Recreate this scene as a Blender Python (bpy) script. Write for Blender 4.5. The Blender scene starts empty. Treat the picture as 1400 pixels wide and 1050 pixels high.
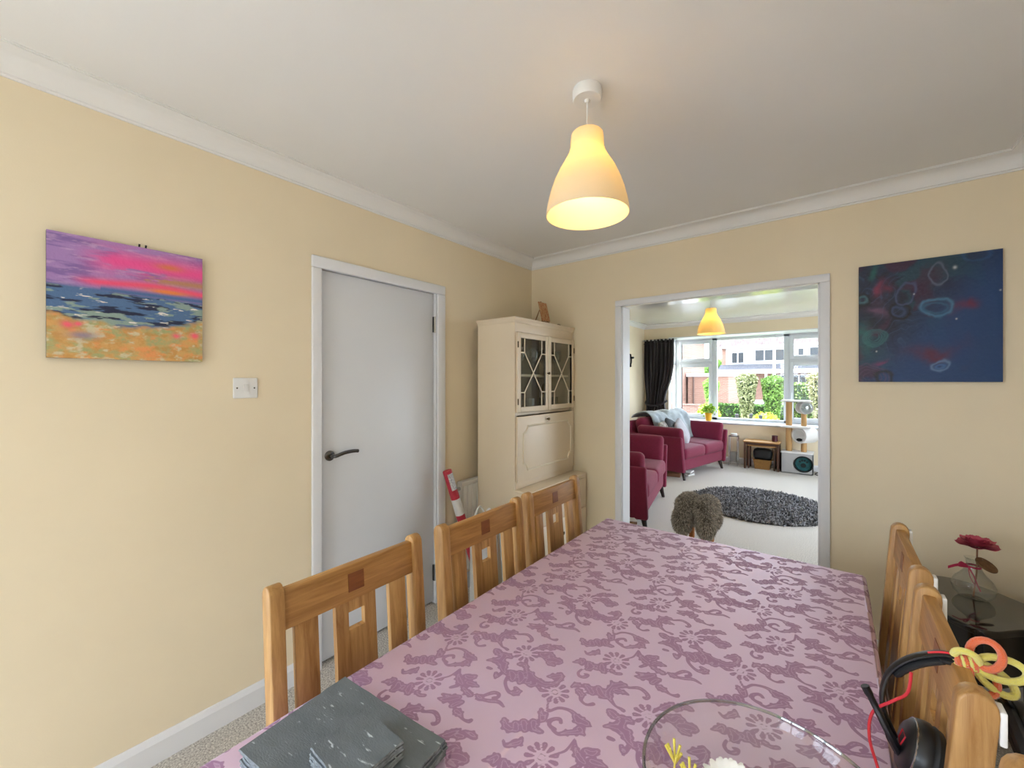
import bpy, bmesh, math, random
import numpy as np
from mathutils import Vector, Matrix

scene = bpy.context.scene
col = scene.collection
PI = math.pi

# ---------------------------------------------------------------- camera
cam_d = bpy.data.cameras.new('camera')
cam_d.sensor_fit = 'HORIZONTAL'
cam_d.sensor_width = 36.0
cam_d.lens = 36.0 * 556.0 / 1400.0
cam_d.shift_y = -4.0 / 1400.0
cam_d.clip_start = 0.02
cam_d.clip_end = 400.0
cam = bpy.data.objects.new('camera', cam_d)
cam.location = (2.0, -2.81, 1.432)
cam.rotation_euler = (PI / 2, 0, math.radians(38.2))
col.objects.link(cam)
scene.camera = cam

# ---------------------------------------------------------------- view and sky
scene.view_settings.view_transform = 'Standard'
scene.view_settings.look = 'None'
scene.view_settings.gamma = 1.0
scene.view_settings.use_curve_mapping = False
scene.view_settings.exposure = 0.68

SKY = 7.5
world = bpy.data.worlds.new('overcast_sky')
scene.world = world
world.use_nodes = True
_wn = world.node_tree.nodes
_wn.clear()
_o = _wn.new('ShaderNodeOutputWorld')
_b = _wn.new('ShaderNodeBackground')
_b.inputs[0].default_value = (0.82, 0.92, 1.08, 1)
_b.inputs[1].default_value = SKY
world.node_tree.links.new(_b.outputs[0], _o.inputs[0])


def portal(name, loc, rot, sx, sy):
    d = bpy.data.lights.new(name, 'AREA')
    d.shape = 'RECTANGLE'
    d.size = sx
    d.size_y = sy
    d.cycles.is_portal = True
    o = bpy.data.objects.new(name, d)
    o.location = loc
    o.rotation_euler = rot
    col.objects.link(o)


# daylight portals in the bay and three unseen windows inferred from the light (they only guide the sky sampling)
portal('window_portal', (1.40, 5.66, 1.48), (-PI / 2, 0, 0), 3.65, 1.5)
portal('patio_portal', (1.00, -5.22, 1.13), (PI / 2, 0, 0), 1.5, 2.15)
portal('left_portal', (-.09, -4.15, 1.2), (0, -PI / 2, 0), 1.8, 1.7)
portal('side_portal', (3.83, 2.65, 1.12), (0, PI / 2, 0), 2.0, 2.1)

LAMP_W = 64.0      # emission of the bulbs
# ---------------------------------------------------------------- helpers
def lin(c):
    if isinstance(c, str):
        c = c.lstrip('#')
        c = [int(c[i:i + 2], 16) for i in (0, 2, 4)]
    out = []
    for v in c[:3]:
        v = v / 255.0
        out.append(v / 12.92 if v <= 0.04045 else ((v + 0.055) / 1.055) ** 2.4)
    return out


MATS = {}


def nmat(name):
    m = bpy.data.materials.new(name)
    m.use_nodes = True
    nt = m.node_tree
    p = nt.nodes['Principled BSDF']
    MATS[name] = m
    return m, nt, p


def mat(name, c, rough=0.55, metal=0.0, var=0.0, vs=8.0, bump=0.0, bs=60.0, coat=0.0, sheen=0.0, spec=None,
        emit=None, es=0.0, c2=None, stretch=(1, 1, 1), detail=4.0):
    if name in MATS:
        return MATS[name]
    m, nt, p = nmat(name)
    N, L = nt.nodes, nt.links
    a = lin(c)
    p.inputs['Base Color'].default_value = (*a, 1)
    p.inputs['Roughness'].default_value = rough
    p.inputs['Metallic'].default_value = metal
    if coat:
        p.inputs['Coat Weight'].default_value = coat
        p.inputs['Coat Roughness'].default_value = 0.05
    if sheen:
        p.inputs['Sheen Weight'].default_value = sheen
    if spec is not None:
        p.inputs['Specular IOR Level'].default_value = spec
    if emit:
        p.inputs['Emission Color'].default_value = (*lin(emit), 1)
        p.inputs['Emission Strength'].default_value = es
    if var or c2 or bump:
        tc = N.new('ShaderNodeTexCoord')
        mp = N.new('ShaderNodeMapping')
        mp.inputs['Scale'].default_value = stretch
        L.new(tc.outputs['Object'], mp.inputs[0])
    if var or c2:
        nz = N.new('ShaderNodeTexNoise')
        nz.inputs['Scale'].default_value = vs
        nz.inputs['Detail'].default_value = detail
        L.new(mp.outputs[0], nz.inputs['Vector'])
        r = N.new('ShaderNodeValToRGB')
        b = lin(c2) if c2 else [min(1, v * (1 + var)) for v in a]
        a2 = a if c2 else [v * (1 - var) for v in a]
        r.color_ramp.elements[0].position = 0.3
        r.color_ramp.elements[1].position = 0.7
        r.color_ramp.elements[0].color = (*a2, 1)
        r.color_ramp.elements[1].color = (*b, 1)
        L.new(nz.outputs['Fac'], r.inputs[0])
        L.new(r.outputs[0], p.inputs['Base Color'])
    if bump:
        n2 = N.new('ShaderNodeTexNoise')
        n2.inputs['Scale'].default_value = bs
        n2.inputs['Detail'].default_value = 3
        L.new(mp.outputs[0], n2.inputs['Vector'])
        bp = N.new('ShaderNodeBump')
        bp.inputs['Strength'].default_value = bump
        bp.inputs['Distance'].default_value = 0.004
        L.new(n2.outputs['Fac'], bp.inputs['Height'])
        L.new(bp.outputs[0], p.inputs['Normal'])
    return m


def wood(name, c1, c2, axis='z', rough=0.42, fine=70.0, c3=None):
    """streaky grain running along one axis of the object"""
    m, nt, p = nmat(name)
    N, L = nt.nodes, nt.links
    tc = N.new('ShaderNodeTexCoord')
    mp = N.new('ShaderNodeMapping')
    s = [1.0, 1.0, 1.0]
    s['xyz'.index(axis)] = 0.07
    mp.inputs['Scale'].default_value = s
    L.new(tc.outputs['Object'], mp.inputs[0])
    n1 = N.new('ShaderNodeTexNoise')
    n1.inputs['Scale'].default_value = fine
    n1.inputs['Detail'].default_value = 6
    n1.inputs['Roughness'].default_value = 0.65
    n1.inputs['Distortion'].default_value = 0.6
    L.new(mp.outputs[0], n1.inputs['Vector'])
    n2 = N.new('ShaderNodeTexNoise')
    n2.inputs['Scale'].default_value = fine * 0.22
    n2.inputs['Detail'].default_value = 3
    L.new(mp.outputs[0], n2.inputs['Vector'])
    add = N.new('ShaderNodeMath')
    add.operation = 'MULTIPLY_ADD'
    add.inputs[1].default_value = 0.55
    L.new(n1.outputs['Fac'], add.inputs[0])
    sc = N.new('ShaderNodeMath')
    sc.operation = 'MULTIPLY'
    sc.inputs[1].default_value = 0.45
    L.new(n2.outputs['Fac'], sc.inputs[0])
    L.new(sc.outputs[0], add.inputs[2])
    r = N.new('ShaderNodeValToRGB')
    e = r.color_ramp.elements
    e[0].position = 0.36
    e[1].position = 0.64
    e[0].color = (*lin(c2), 1)
    e[1].color = (*lin(c1), 1)
    if c3:
        x = e.new(0.5)
        x.color = (*lin(c3), 1)
    L.new(add.outputs[0], r.inputs[0])
    L.new(r.outputs[0], p.inputs['Base Color'])
    p.inputs['Roughness'].default_value = rough
    bp = N.new('ShaderNodeBump')
    bp.inputs['Strength'].default_value = 0.12
    bp.inputs['Distance'].default_value = 0.002
    L.new(n1.outputs['Fac'], bp.inputs['Height'])
    L.new(bp.outputs[0], p.inputs['Normal'])
    return m


def attr_mat(name, attr='Col', rough=0.6, bump=0.0, bs=80, sheen=0.0, spec=None):
    """colour comes from a per-vertex paint attribute (paintings, tufts, leaves)"""
    m, nt, p = nmat(name)
    N, L = nt.nodes, nt.links
    a = N.new('ShaderNodeAttribute')
    a.attribute_name = attr
    L.new(a.outputs['Color'], p.inputs['Base Color'])
    p.inputs['Roughness'].default_value = rough
    if sheen:
        p.inputs['Sheen Weight'].default_value = sheen
    if spec is not None:
        p.inputs['Specular IOR Level'].default_value = spec
    if bump:
        n2 = N.new('ShaderNodeTexNoise')
        n2.inputs['Scale'].default_value = bs
        tc = N.new('ShaderNodeTexCoord')
        L.new(tc.outputs['Object'], n2.inputs['Vector'])
        bp = N.new('ShaderNodeBump')
        bp.inputs['Strength'].default_value = bump
        bp.inputs['Distance'].default_value = 0.003
        L.new(n2.outputs['Fac'], bp.inputs['Height'])
        L.new(bp.outputs[0], p.inputs['Normal'])
    return m


def thin_glass(name, tint=(1, 1, 1), refl=0.08, edge=0.6, rough=0.02):
    """clear thin glass: lets light through, mirrors a little, more at grazing angles"""
    m = bpy.data.materials.new(name)
    m.use_nodes = True
    nt = m.node_tree
    N, L = nt.nodes, nt.links
    N.clear()
    o = N.new('ShaderNodeOutputMaterial')
    mix = N.new('ShaderNodeMixShader')
    t = N.new('ShaderNodeBsdfTransparent')
    t.inputs[0].default_value = (*tint, 1)
    g = N.new('ShaderNodeBsdfGlossy')
    g.inputs['Roughness'].default_value = rough
    lw = N.new('ShaderNodeLayerWeight')
    lw.inputs['Blend'].default_value = 0.35
    mr = N.new('ShaderNodeMapRange')
    mr.inputs['To Min'].default_value = refl
    mr.inputs['To Max'].default_value = edge
    pw = N.new('ShaderNodeMath')
    pw.operation = 'POWER'
    pw.inputs[1].default_value = 2.2
    L.new(lw.outputs['Facing'], pw.inputs[0])
    L.new(pw.outputs[0], mr.inputs['Value'])
    L.new(mr.outputs[0], mix.inputs[0])
    L.new(t.outputs[0], mix.inputs[1])
    L.new(g.outputs[0], mix.inputs[2])
    L.new(mix.outputs[0], o.inputs[0])
    MATS[name] = m
    return m


# ---------------------------------------------------------------- objects
def tag(o, label=None, cat=None, group=None, kind=None):
    if label:
        o['label'] = label
    if cat:
        o['category'] = cat
    if group:
        o['group'] = group
    if kind:
        o['kind'] = kind
    return o


def thing(name, label, cat, loc=(0, 0, 0), rz=0.0, group=None):
    o = bpy.data.objects.new(name, None)
    o.empty_display_size = 0.05
    o.location = loc
    o.rotation_euler = (0, 0, rz)
    col.objects.link(o)
    return tag(o, label, cat, group)


def struct_root(name, loc=(0, 0, 0)):
    o = bpy.data.objects.new(name, None)
    o.location = loc
    col.objects.link(o)
    o['kind'] = 'structure'
    return o


def link(me, name, material, parent=None, world=False, smooth=False, loc=None, rot=None, kind=None, label=None):
    if smooth:
        me.shade_smooth()
    if material is not None and not me.materials:
        me.materials.append(material)
    o = bpy.data.objects.new(name, me)
    col.objects.link(o)
    if parent is not None:
        o.parent = parent
        if world:
            r = parent
            mw = Matrix.Identity(4)
            while r is not None:
                mw = (r.matrix_parent_inverse @ Matrix.LocRotScale(r.location, r.rotation_euler, r.scale)) @ mw
                r = r.parent
            o.matrix_parent_inverse = mw.inverted()
    if loc is not None:
        o.location = loc
    if rot is not None:
        o.rotation_euler = rot
    if kind:
        o['kind'] = kind
    if label:
        o['label'] = label
    return o


def copy_tree(o, parent=None):
    c = o.copy()
    col.objects.link(c)
    if parent is not None:
        c.parent = parent
    for ch in list(o.children):
        copy_tree(ch, c)
    return c


def smooth_angle(me, ang=40):
    me.shade_smooth()
    try:
        me.set_sharp_from_angle(angle=math.radians(ang))
    except Exception:
        pass


class B:
    """collects shapes of ONE part"""

    def __init__(self):
        self.bm = bmesh.new()

    def poly(self, verts, faces):
        vs = [self.bm.verts.new(v) for v in verts]
        for f in faces:
            try:
                self.bm.faces.new([vs[i] for i in f])
            except ValueError:
                pass
        return self

    def box(self, x0, x1, y0, y1, z0, z1, bev=0.0, seg=2, sh=None):
        """sh(z) -> x shift, for leaning boxes"""
        b = bmesh.new()
        v = [(x, y, z) for z in (z0, z1) for y in (y0, y1) for x in (x0, x1)]
        if sh:
            v = [(x + sh(z), y, z) for x, y, z in v]
        vs = [b.verts.new(p) for p in v]
        for f in ((0, 2, 3, 1), (4, 5, 7, 6), (0, 1, 5, 4), (2, 6, 7, 3), (0, 4, 6, 2), (1, 3, 7, 5)):
            b.faces.new([vs[i] for i in f])
        if bev:
            bmesh.ops.bevel(b, geom=list(b.edges), offset=bev, segments=seg, affect='EDGES', profile=0.5)
        self._merge(b)
        return self

    def _merge(self, b):
        me = bpy.data.meshes.new('tmp')
        b.to_mesh(me)
        b.free()
        self.bm.from_mesh(me)
        bpy.data.meshes.remove(me)

    def prism(self, pts, a0, a1, axis='y', bev=0.0, seg=2):
        """outline pts (2D) extruded along an axis; outline is (x,z) for y, (y,z) for x, (x,y) for z"""
        b = bmesh.new()

        def P(p, a):
            return {'y': (p[0], a, p[1]), 'x': (a, p[0], p[1]), 'z': (p[0], p[1], a)}[axis]
        lo = [b.verts.new(P(p, a0)) for p in pts]
        hi = [b.verts.new(P(p, a1)) for p in pts]
        b.faces.new(lo)
        b.faces.new(hi[::-1])
        n = len(pts)
        for i in range(n):
            b.faces.new((lo[i], hi[i], hi[(i + 1) % n], lo[(i + 1) % n]))
        bmesh.ops.recalc_face_normals(b, faces=list(b.faces))
        if bev:
            ed = [e for e in b.edges if len(e.link_faces) == 2 and e.calc_face_angle(0) > 0.6]
            bmesh.ops.bevel(b, geom=ed, offset=bev, segments=seg, affect='EDGES', profile=0.5)
        self._merge(b)
        return self

    def lathe(self, prof, seg=32, c=(0, 0, 0), closed=False, axis='z'):
        rings = []
        for r, z in prof:
            ring = []
            for k in range(seg):
                a = 2 * PI * k / seg
                if axis == 'z':
                    p = (c[0] + r * math.cos(a), c[1] + r * math.sin(a), c[2] + z)
                elif axis == 'x':
                    p = (c[0] + z, c[1] + r * math.cos(a), c[2] + r * math.sin(a))
                else:
                    p = (c[0] + r * math.sin(a), c[1] + z, c[2] + r * math.cos(a))
                ring.append(self.bm.verts.new(p))
            rings.append(ring)
        m = len(rings)
        for i in range(m if closed else m - 1):
            A, C = rings[i], rings[(i + 1) % m]
            for k in range(seg):
                self.bm.faces.new((A[k], A[(k + 1) % seg], C[(k + 1) % seg], C[k]))
        if not closed:
            if prof[0][0] > 1e-5:
                self.bm.faces.new(rings[0][::-1])
            if prof[-1][0] > 1e-5:
                self.bm.faces.new(rings[-1])
        return self

    def tube(self, pts, r, seg=8, closed=False, flat=1.0, up=None):
        pts = [Vector(p) for p in pts]
        n = len(pts)
        rs = r if isinstance(r, (list, tuple)) else [r] * n
        rings = []
        nrm = None
        for i in range(n):
            a = pts[(i - 1) % n] if (closed or i > 0) else pts[0]
            b = pts[(i + 1) % n] if (closed or i < n - 1) else pts[-1]
            t = (b - a).normalized()
            if nrm is None:
                nrm = Vector(up) if up else (Vector((0, 0, 1)) if abs(t.z) < 0.9 else Vector((1, 0, 0)))
            nrm = (nrm - t * nrm.dot(t))
            if nrm.length < 1e-6:
                nrm = t.orthogonal()
            nrm.normalize()
            bi = t.cross(nrm)
            rings.append([self.bm.verts.new(pts[i] + (nrm * math.cos(2 * PI * k / seg) * flat + bi * math.sin(2 * PI * k / seg)) * rs[i])
                          for k in range(seg)])
        for i in range(n if closed else n - 1):
            A, C = rings[i], rings[(i + 1) % n]
            for k in range(seg):
                self.bm.faces.new((A[k], A[(k + 1) % seg], C[(k + 1) % seg], C[k]))
        if not closed:
            self.bm.faces.new(rings[0][::-1])
            self.bm.faces.new(rings[-1])
        return self

    def sphere(self, c, r, seg=16, rings=10, sc=(1, 1, 1)):
        b = bmesh.new()
        bmesh.ops.create_uvsphere(b, u_segments=seg, v_segments=rings, radius=r)
        for v in b.verts:
            v.co = Vector((v.co.x * sc[0] + c[0], v.co.y * sc[1] + c[1], v.co.z * sc[2] + c[2]))
        self._merge(b)
        return self

    def xf(self, M):
        bmesh.ops.transform(self.bm, matrix=M, verts=list(self.bm.verts))
        return self

    def done(self, name, material, parent=None, world=False, smooth=False, ang=40, loc=None, rot=None, kind=None, label=None):
        bmesh.ops.remove_doubles(self.bm, verts=list(self.bm.verts), dist=1e-6)
        bmesh.ops.recalc_face_normals(self.bm, faces=list(self.bm.faces))
        me = bpy.data.meshes.new(name)
        self.bm.to_mesh(me)
        self.bm.free()
        if smooth:
            smooth_angle(me, ang)
        return link(me, name, material, parent, world, False, loc, rot, kind, label)


def box(name, dims, material, parent=None, world=False, bev=0.002, seg=2, **k):
    return B().box(*dims, bev=bev, seg=seg).done(name, material, parent, world, smooth=bev > 0, **k)


def pyd(name, v, f, material, parent=None, world=False, smooth=False, colors=None, **k):
    me = bpy.data.meshes.new(name)
    me.from_pydata([tuple(p) for p in v], [], [tuple(q) for q in f])
    if colors is not None:
        at = me.color_attributes.new('Col', 'FLOAT_COLOR', 'POINT')
        c = np.ones((len(v), 4), dtype=np.float32)
        c[:, :3] = colors
        at.data.foreach_set('color', c.ravel())
    me.update()
    return link(me, name, material, parent, world, smooth, **k)


def cat_spline(P, n=8, closed=False):
    P = [Vector(p) for p in P]
    out = []
    m = len(P)
    for i in range(m if closed else m - 1):
        if closed:
            a, b, c, d = P[(i - 1) % m], P[i], P[(i + 1) % m], P[(i + 2) % m]
        else:
            a, b, c, d = P[max(i - 1, 0)], P[i], P[i + 1], P[min(i + 2, m - 1)]
        for k in range(n):
            t = k / n
            out.append(0.5 * ((2 * b) + (c - a) * t + (2 * a - 5 * b + 4 * c - d) * t * t + (-a + 3 * b - 3 * c + d) * t ** 3))
    if not closed:
        out.append(P[-1])
    return out


def rbox(name, sx, sy, sz, r, material, parent=None, crown=0.0, pinch=0.0, n=8, fold=0.0, seed=0, **k):
    """soft upholstery block of half sizes sx,sy,sz with round edges, crowned in z; pinch thins it at the rim"""
    def coords(s):
        e = [-s, -s + r * 0.25, -s + r * 0.6, -s + r]
        inner = list(np.linspace(-s + r, s - r, n + 1))[1:-1]
        return e + inner + [-q for q in e[::-1]]
    cx, cy, cz = coords(sx), coords(sy), coords(sz) if sz > 2 * r else [-sz, -sz * .5, 0, sz * .5, sz]
    rr = min(r, sz * .98)
    idx = {}
    verts = []
    faces = []
    rnd = random.Random(seed)
    ph = [rnd.uniform(0, 6) for _ in range(4)]

    def V(x, y, z):
        key = (round(x, 5), round(y, 5), round(z, 5))
        if key in idx:
            return idx[key]
        q = Vector((max(-sx + rr, min(sx - rr, x)), max(-sy + rr, min(sy - rr, y)), max(-sz + rr, min(sz - rr, z))))
        d = Vector((x, y, z)) - q
        p = q + (d.normalized() * rr if d.length > 1e-7 else d)
        u, v = p.x / sx, p.y / sy
        w = max(0, 1 - u * u) * max(0, 1 - v * v)
        if crown:
            p.z += crown * w * (1 if p.z > 0 else -0.4)
        if pinch:
            p.z *= (1 - pinch) + pinch * w ** 0.5
        if fold:
            p.z += fold * math.sin(9 * p.x / sx + ph[0] + 2 * v) * math.sin(7 * p.y / sy + ph[1])
        idx[key] = len(verts)
        verts.append(p)
        return idx[key]

    def face_grid(A, Cc, fn):
        for i in range(len(A) - 1):
            for j in range(len(Cc) - 1):
                faces.append((fn(A[i], Cc[j]), fn(A[i + 1], Cc[j]), fn(A[i + 1], Cc[j + 1]), fn(A[i], Cc[j + 1])))
    for s in (-1, 1):
        face_grid(cx, cy, lambda a, b: V(a, b, s * sz))
        face_grid(cx, cz, lambda a, b: V(a, s * sy, b))
        face_grid(cy, cz, lambda a, b: V(s * sx, a, b))
    b = bmesh.new()
    vs = [b.verts.new(p) for p in verts]
    for f in faces:
        try:
            b.faces.new([vs[i] for i in f])
        except ValueError:
            pass
    bmesh.ops.recalc_face_normals(b, faces=list(b.faces))
    me = bpy.data.meshes.new(name)
    b.to_mesh(me)
    b.free()
    return link(me, name, material, parent, smooth=True, **k)


# numpy value noise ------------------------------------------------------------
def vnoise(x, y, seed=0):
    rs = np.random.RandomState(seed)
    T = rs.rand(64, 64)
    xi, yi = np.floor(x).astype(int), np.floor(y).astype(int)
    fx, fy = x - xi, y - yi
    fx, fy = fx * fx * (3 - 2 * fx), fy * fy * (3 - 2 * fy)
    g = lambda a, b: T[a % 64, b % 64]
    return (g(xi, yi) * (1 - fx) + g(xi + 1, yi) * fx) * (1 - fy) + (g(xi, yi + 1) * (1 - fx) + g(xi + 1, yi + 1) * fx) * fy


def fbm(x, y, seed=0, o=4):
    s, a, t = 0, 0.5, 0
    for i in range(o):
        s = s + a * vnoise(x * 2 ** i + 7.3 * i, y * 2 ** i + 3.1 * i, seed + i)
        t += a
        a *= 0.55
    return s / t


def sstep(a, b, x):
    t = np.clip((x - a) / (b - a), 0, 1)
    return t * t * (3 - 2 * t)


def blades(P, Nn, length, width, seed=0, droop=0.3, lenvar=0.4, cols=None, jitter=0.5):
    """little curved blades (tufts, fur): 5 vertices, 2 faces each"""
    rs = np.random.RandomState(seed)
    n = len(P)
    P = np.asarray(P, float)
    Nn = np.asarray(Nn, float)
    d = Nn + rs.normal(0, jitter, (n, 3))
    d /= np.linalg.norm(d, axis=1)[:, None]
    L = length * (1 + rs.uniform(-lenvar, lenvar, n))[:, None]
    side = np.cross(d, rs.normal(0, 1, (n, 3)))
    side /= np.linalg.norm(side, axis=1)[:, None]
    mid = P + d * L * 0.55
    tipd = d + np.array([0, 0, -droop]) + rs.normal(0, jitter * .5, (n, 3))
    tip = mid + tipd * L * 0.45
    w = width
    V = np.stack([P - side * w, P + side * w, mid + side * w * .8, mid - side * w * .8, tip], 1).reshape(-1, 3)
    base = np.arange(n) * 5
    F = []
    for b in base.tolist():
        F.append((b, b + 1, b + 2, b + 3))
        F.append((b + 3, b + 2, b + 4))
    C = None
    if cols is not None:
        c0, c1 = np.array(lin(cols[0])), np.array(lin(cols[1]))
        t = rs.rand(n)[:, None] ** 1.3
        C = np.repeat(c0 * (1 - t) + c1 * t, 5, axis=0)
    return V, F, C
# ---------------------------------------------------------------- surfaces of the rooms
mat('wall_paint', '#f0e0c2', 0.75, var=0.02, vs=3, bump=0.05, bs=220)
mat('ceiling_paint', '#efedea', 0.7, var=0.015, vs=2, bump=0.04, bs=150)
mat('ceiling_gloss', '#e2ded8', 0.22, var=0.02, vs=2, bump=0.10, bs=6)
mat('white_gloss', '#ebebee', 0.3)
mat('soffit_gloss', '#eeece6', 0.12)
mat('door_white', '#dfe0e3', 0.4, var=0.01, vs=4)
mat('upvc', '#d0d3d7', 0.3)
mat('carpet', '#8f877f', 0.95, c2='#f4eee6', vs=150, bump=0.9, bs=300, sheen=0.2, spec=0.1)
mat('chrome', '#c8c8c8', 0.12, metal=1.0)
mat('dark_chrome', '#6a6a6c', 0.18, metal=1.0)
mat('rubber_black', '#161616', 0.6)
PANE = thin_glass('window_glass', (0.97, 0.985, 0.98), 0.03, 0.35)

H = 2.44           # dining ceiling
HL = 2.53          # living-room ceiling
RX = 2.70          # dining right wall
BY = -5.20         # dining back wall
LX, LRX = -0.94, 3.80   # living-room side walls
LY0, LY1 = 0.12, 5.20   # living-room depth
BX0, BX1 = -0.47, 3.27  # bay, widened out of view on the right to add daylight
BAYY = 5.70
SOF, SILL = 2.255, 0.70
WP = MATS['wall_paint']


def struct(name, b, m, **k):
    o = b.done(name, m, **k)
    o['kind'] = 'structure'
    return o


struct('floor', B().box(LX - .15, LRX + .15, BY - .15, LY1 + .12, -.12, 0), MATS['carpet'])
struct('ceiling', B().box(-.14, RX + .14, BY - .15, .06, H, H + .22), MATS['ceiling_paint'])
struct('ceiling_lounge', B().box(LX - .12, LRX + .12, .06, LY1 + .12, HL, HL + .13), MATS['ceiling_gloss'])
# dining left wall with the door opening (an added panel behind it keeps sky light from leaking in)
DY0, DY1, DZ = -1.835, -1.027, 2.018
QY0, QY1, QZ0, QZ1 = -5.0, -3.3, .30, 2.10
struct('wall_left', B().box(-.12, 0, BY - .12, QY0, 0, H + .02).box(-.12, 0, QY1, DY0, 0, H + .02).box(-.12, 0, QY0, QY1, 0, QZ0).box(-.12, 0, QY0, QY1, QZ1, H + .02).box(-.12, 0, DY1, .02, 0, H + .02)
       .box(-.12, 0, DY0, DY1, DZ, H + .02).box(-.16, -.12, DY0 - .1, DY1 + .1, 0, DZ + .1), WP)
OX0, OX1, OZ = 0.800, 1.951, 1.978
struct('wall_far', B().box(LX - .12, OX0, 0, LY0, 0, HL + .02).box(OX1, LRX + .12, 0, LY0, 0, HL + .02)
       .box(OX0, OX1, 0, LY0, OZ, HL + .02), WP)
struct('wall_right', B().box(RX, RX + .12, BY - .12, .02, 0, H + .02), WP)
PX0, PX1, PZ0, PZ1 = 0.25, 1.75, 0.06, 2.2
struct('wall_back', B().box(-.12, PX0, BY - .12, BY, 0, H + .02).box(PX1, RX + .12, BY - .12, BY, 0, H + .02)
       .box(PX0, PX1, BY - .12, BY, PZ1, H + .02).box(PX0, PX1, BY - .12, BY, 0, PZ0), WP)
struct('wall_lounge_left', B().box(LX - .12, LX, LY0 - .02, LY1 + .12, 0, HL + .02), WP)
SY0, SY1 = 1.65, 3.65
struct('wall_lounge_right', B().box(LRX, LRX + .12, LY0 - .02, SY0, 0, HL + .02).box(LRX, LRX + .12, SY1, LY1 + .12, 0, HL + .02)
       .box(LRX, LRX + .12, SY0, SY1, 2.15, HL + .02).box(LRX, LRX + .12, SY0, SY1, 0, .06), WP)
struct('wall_lounge_window', B().box(LX - .12, BX0, LY1, LY1 + .12, 0, HL + .02).box(BX1, LRX + .12, LY1, LY1 + .12, 0, HL + .02)
       .box(BX0, BX1, LY1, LY1 + .12, SOF, HL + .02).box(BX0, BX1, LY1, LY1 + .12, 0, SILL - .03), WP)
# box of the bay: outer roof, floor slab under the window
struct('wall_bay', B().box(BX0 - .07, BX1 + .07, LY1 + .12, BAYY + .1, SOF + .012, SOF + .14)
       .box(BX0 - .07, BX1 + .07, LY1 + .12, BAYY + .1, SILL - .3, SILL - .03), MATS['upvc'])
struct('trim_9', B().box(BX0, BX1, LY1 - .001, BAYY, SOF - .004, SOF + .012), MATS['white_gloss'])


def room_sweep(name, x0, x1, y0, y1, prof, m):
    v, f = [], []
    for d, z in prof:
        v += [(x0 + d, y0 + d, z), (x1 - d, y0 + d, z), (x1 - d, y1 - d, z), (x0 + d, y1 - d, z)]
    for i in range(len(prof) - 1):
        for k in range(4):
            f.append((4 * i + k, 4 * i + (k + 1) % 4, 4 * i + 4 + (k + 1) % 4, 4 * i + 4 + k))
    b = B().poly(v, f)
    return struct(name, b, m, smooth=True, ang=30)


def coving(zc, drop=0.074, proj=0.09):
    pr = [(0, zc - drop), (0.006, zc - drop), (0.006, zc - drop + .008)]
    for i in range(9):
        a = PI / 2 * i / 8
        pr.append((0.012 + (proj - .02) * (1 - math.cos(a)), zc - drop + .010 + (drop - .018) * math.sin(a)))
    pr += [(proj - .006, zc - .008), (proj - .006, zc - .004), (proj, zc - .004), (proj, zc + .001)]
    return pr


room_sweep('trim_1', 0, RX, BY, 0, coving(H), MATS['ceiling_paint'])
room_sweep('trim_2', LX, LRX, LY0, LY1, coving(HL), MATS['ceiling_paint'])


def skirt(name, x0, x1, y0, y1, side):
    """skirting: 0.10 high, 0.016 thick, chamfered top; side = wall normal"""
    t, h = .016, .10
    pr = [(0, 0), (t, 0), (t, h - .022), (t * .45, h - .004), (t * .3, h), (0, h)]
    b = B()
    if side == '+x':
        b.prism([(x0 + p, q) for p, q in pr], y0, y1, 'y')
    elif side == '-x':
        b.prism([(x0 - p, q) for p, q in pr], y0, y1, 'y')
    elif side == '-y':
        b.prism([(y0 - p, q) for p, q in pr], x0, x1, 'x')
    else:
        b.prism([(y0 + p, q) for p, q in pr], x0, x1, 'x')
    return struct(name, b, MATS['white_gloss'])


AW = .052   # architrave
skirt('baseboard_left', 0, 0, BY, DY0 - .022, '+x')
skirt('baseboard_corner', 0, 0, DY1 + .037, 0, '+x')
skirt('baseboard_far', .0, OX0 - .044, 0, 0, '-y')
skirt('baseboard_far_right', OX1 + .041, RX, 0, 0, '-y')
skirt('baseboard_right', RX, RX, BY, 0, '-x')
skirt('baseboard_lounge_left', LX, LX, LY0, LY1, '+x')
skirt('baseboard_lounge_window', LX, LRX, LY1, LY1, '-y')
skirt('baseboard_lounge_right', LRX, LRX, LY0, SY0, '-x')
skirt('baseboard_lounge_right_end', LRX, LRX, SY1, LY1, '-x')
skirt('baseboard_lounge_near', LX, OX0, LY0, LY0, '+y')

# opening: lining and architrave
WG = MATS['white_gloss']
struct('trim_3', B().box(OX0 - .004, OX0 + .012, -.002, LY0 + .002, 0, OZ), WG)
struct('trim_4', B().box(OX1 - .012, OX1 + .004, -.002, LY0 + .002, 0, OZ), WG)
struct('trim_5', B().box(OX0 - .004, OX1 + .004, -.002, LY0 + .002, OZ - .012, OZ + .004), MATS['soffit_gloss'])
for i, (a, b_) in enumerate((((OX0 - .044, OX0 + .004), (0, OZ - .004)), ((OX1 - .004, OX1 + .041), (0, OZ - .004)))):
    struct('trim_%d' % (6 + i), B().box(a[0], a[1], -.016, 0, b_[0], b_[1], bev=.004), WG, smooth=True)
struct('trim_8', B().box(OX0 - .044, OX1 + .041, -.0165, 0, OZ - .004, OZ + .0385, bev=.004), WG, smooth=True)

# ---------------------------------------------------------------- door
door = struct_root('door_1', (0, DY0, 0))
door['label'] = 'plain white flush door with chrome lever handle'
LY_0, LY_1, LZ = -1.805, -1.057, 1.995
box('leaf', (-.062, -.022, LY_0 + .003, LY_1 - .003, .014, LZ - .003), MATS['door_white'], door, True, bev=.002)
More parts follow.
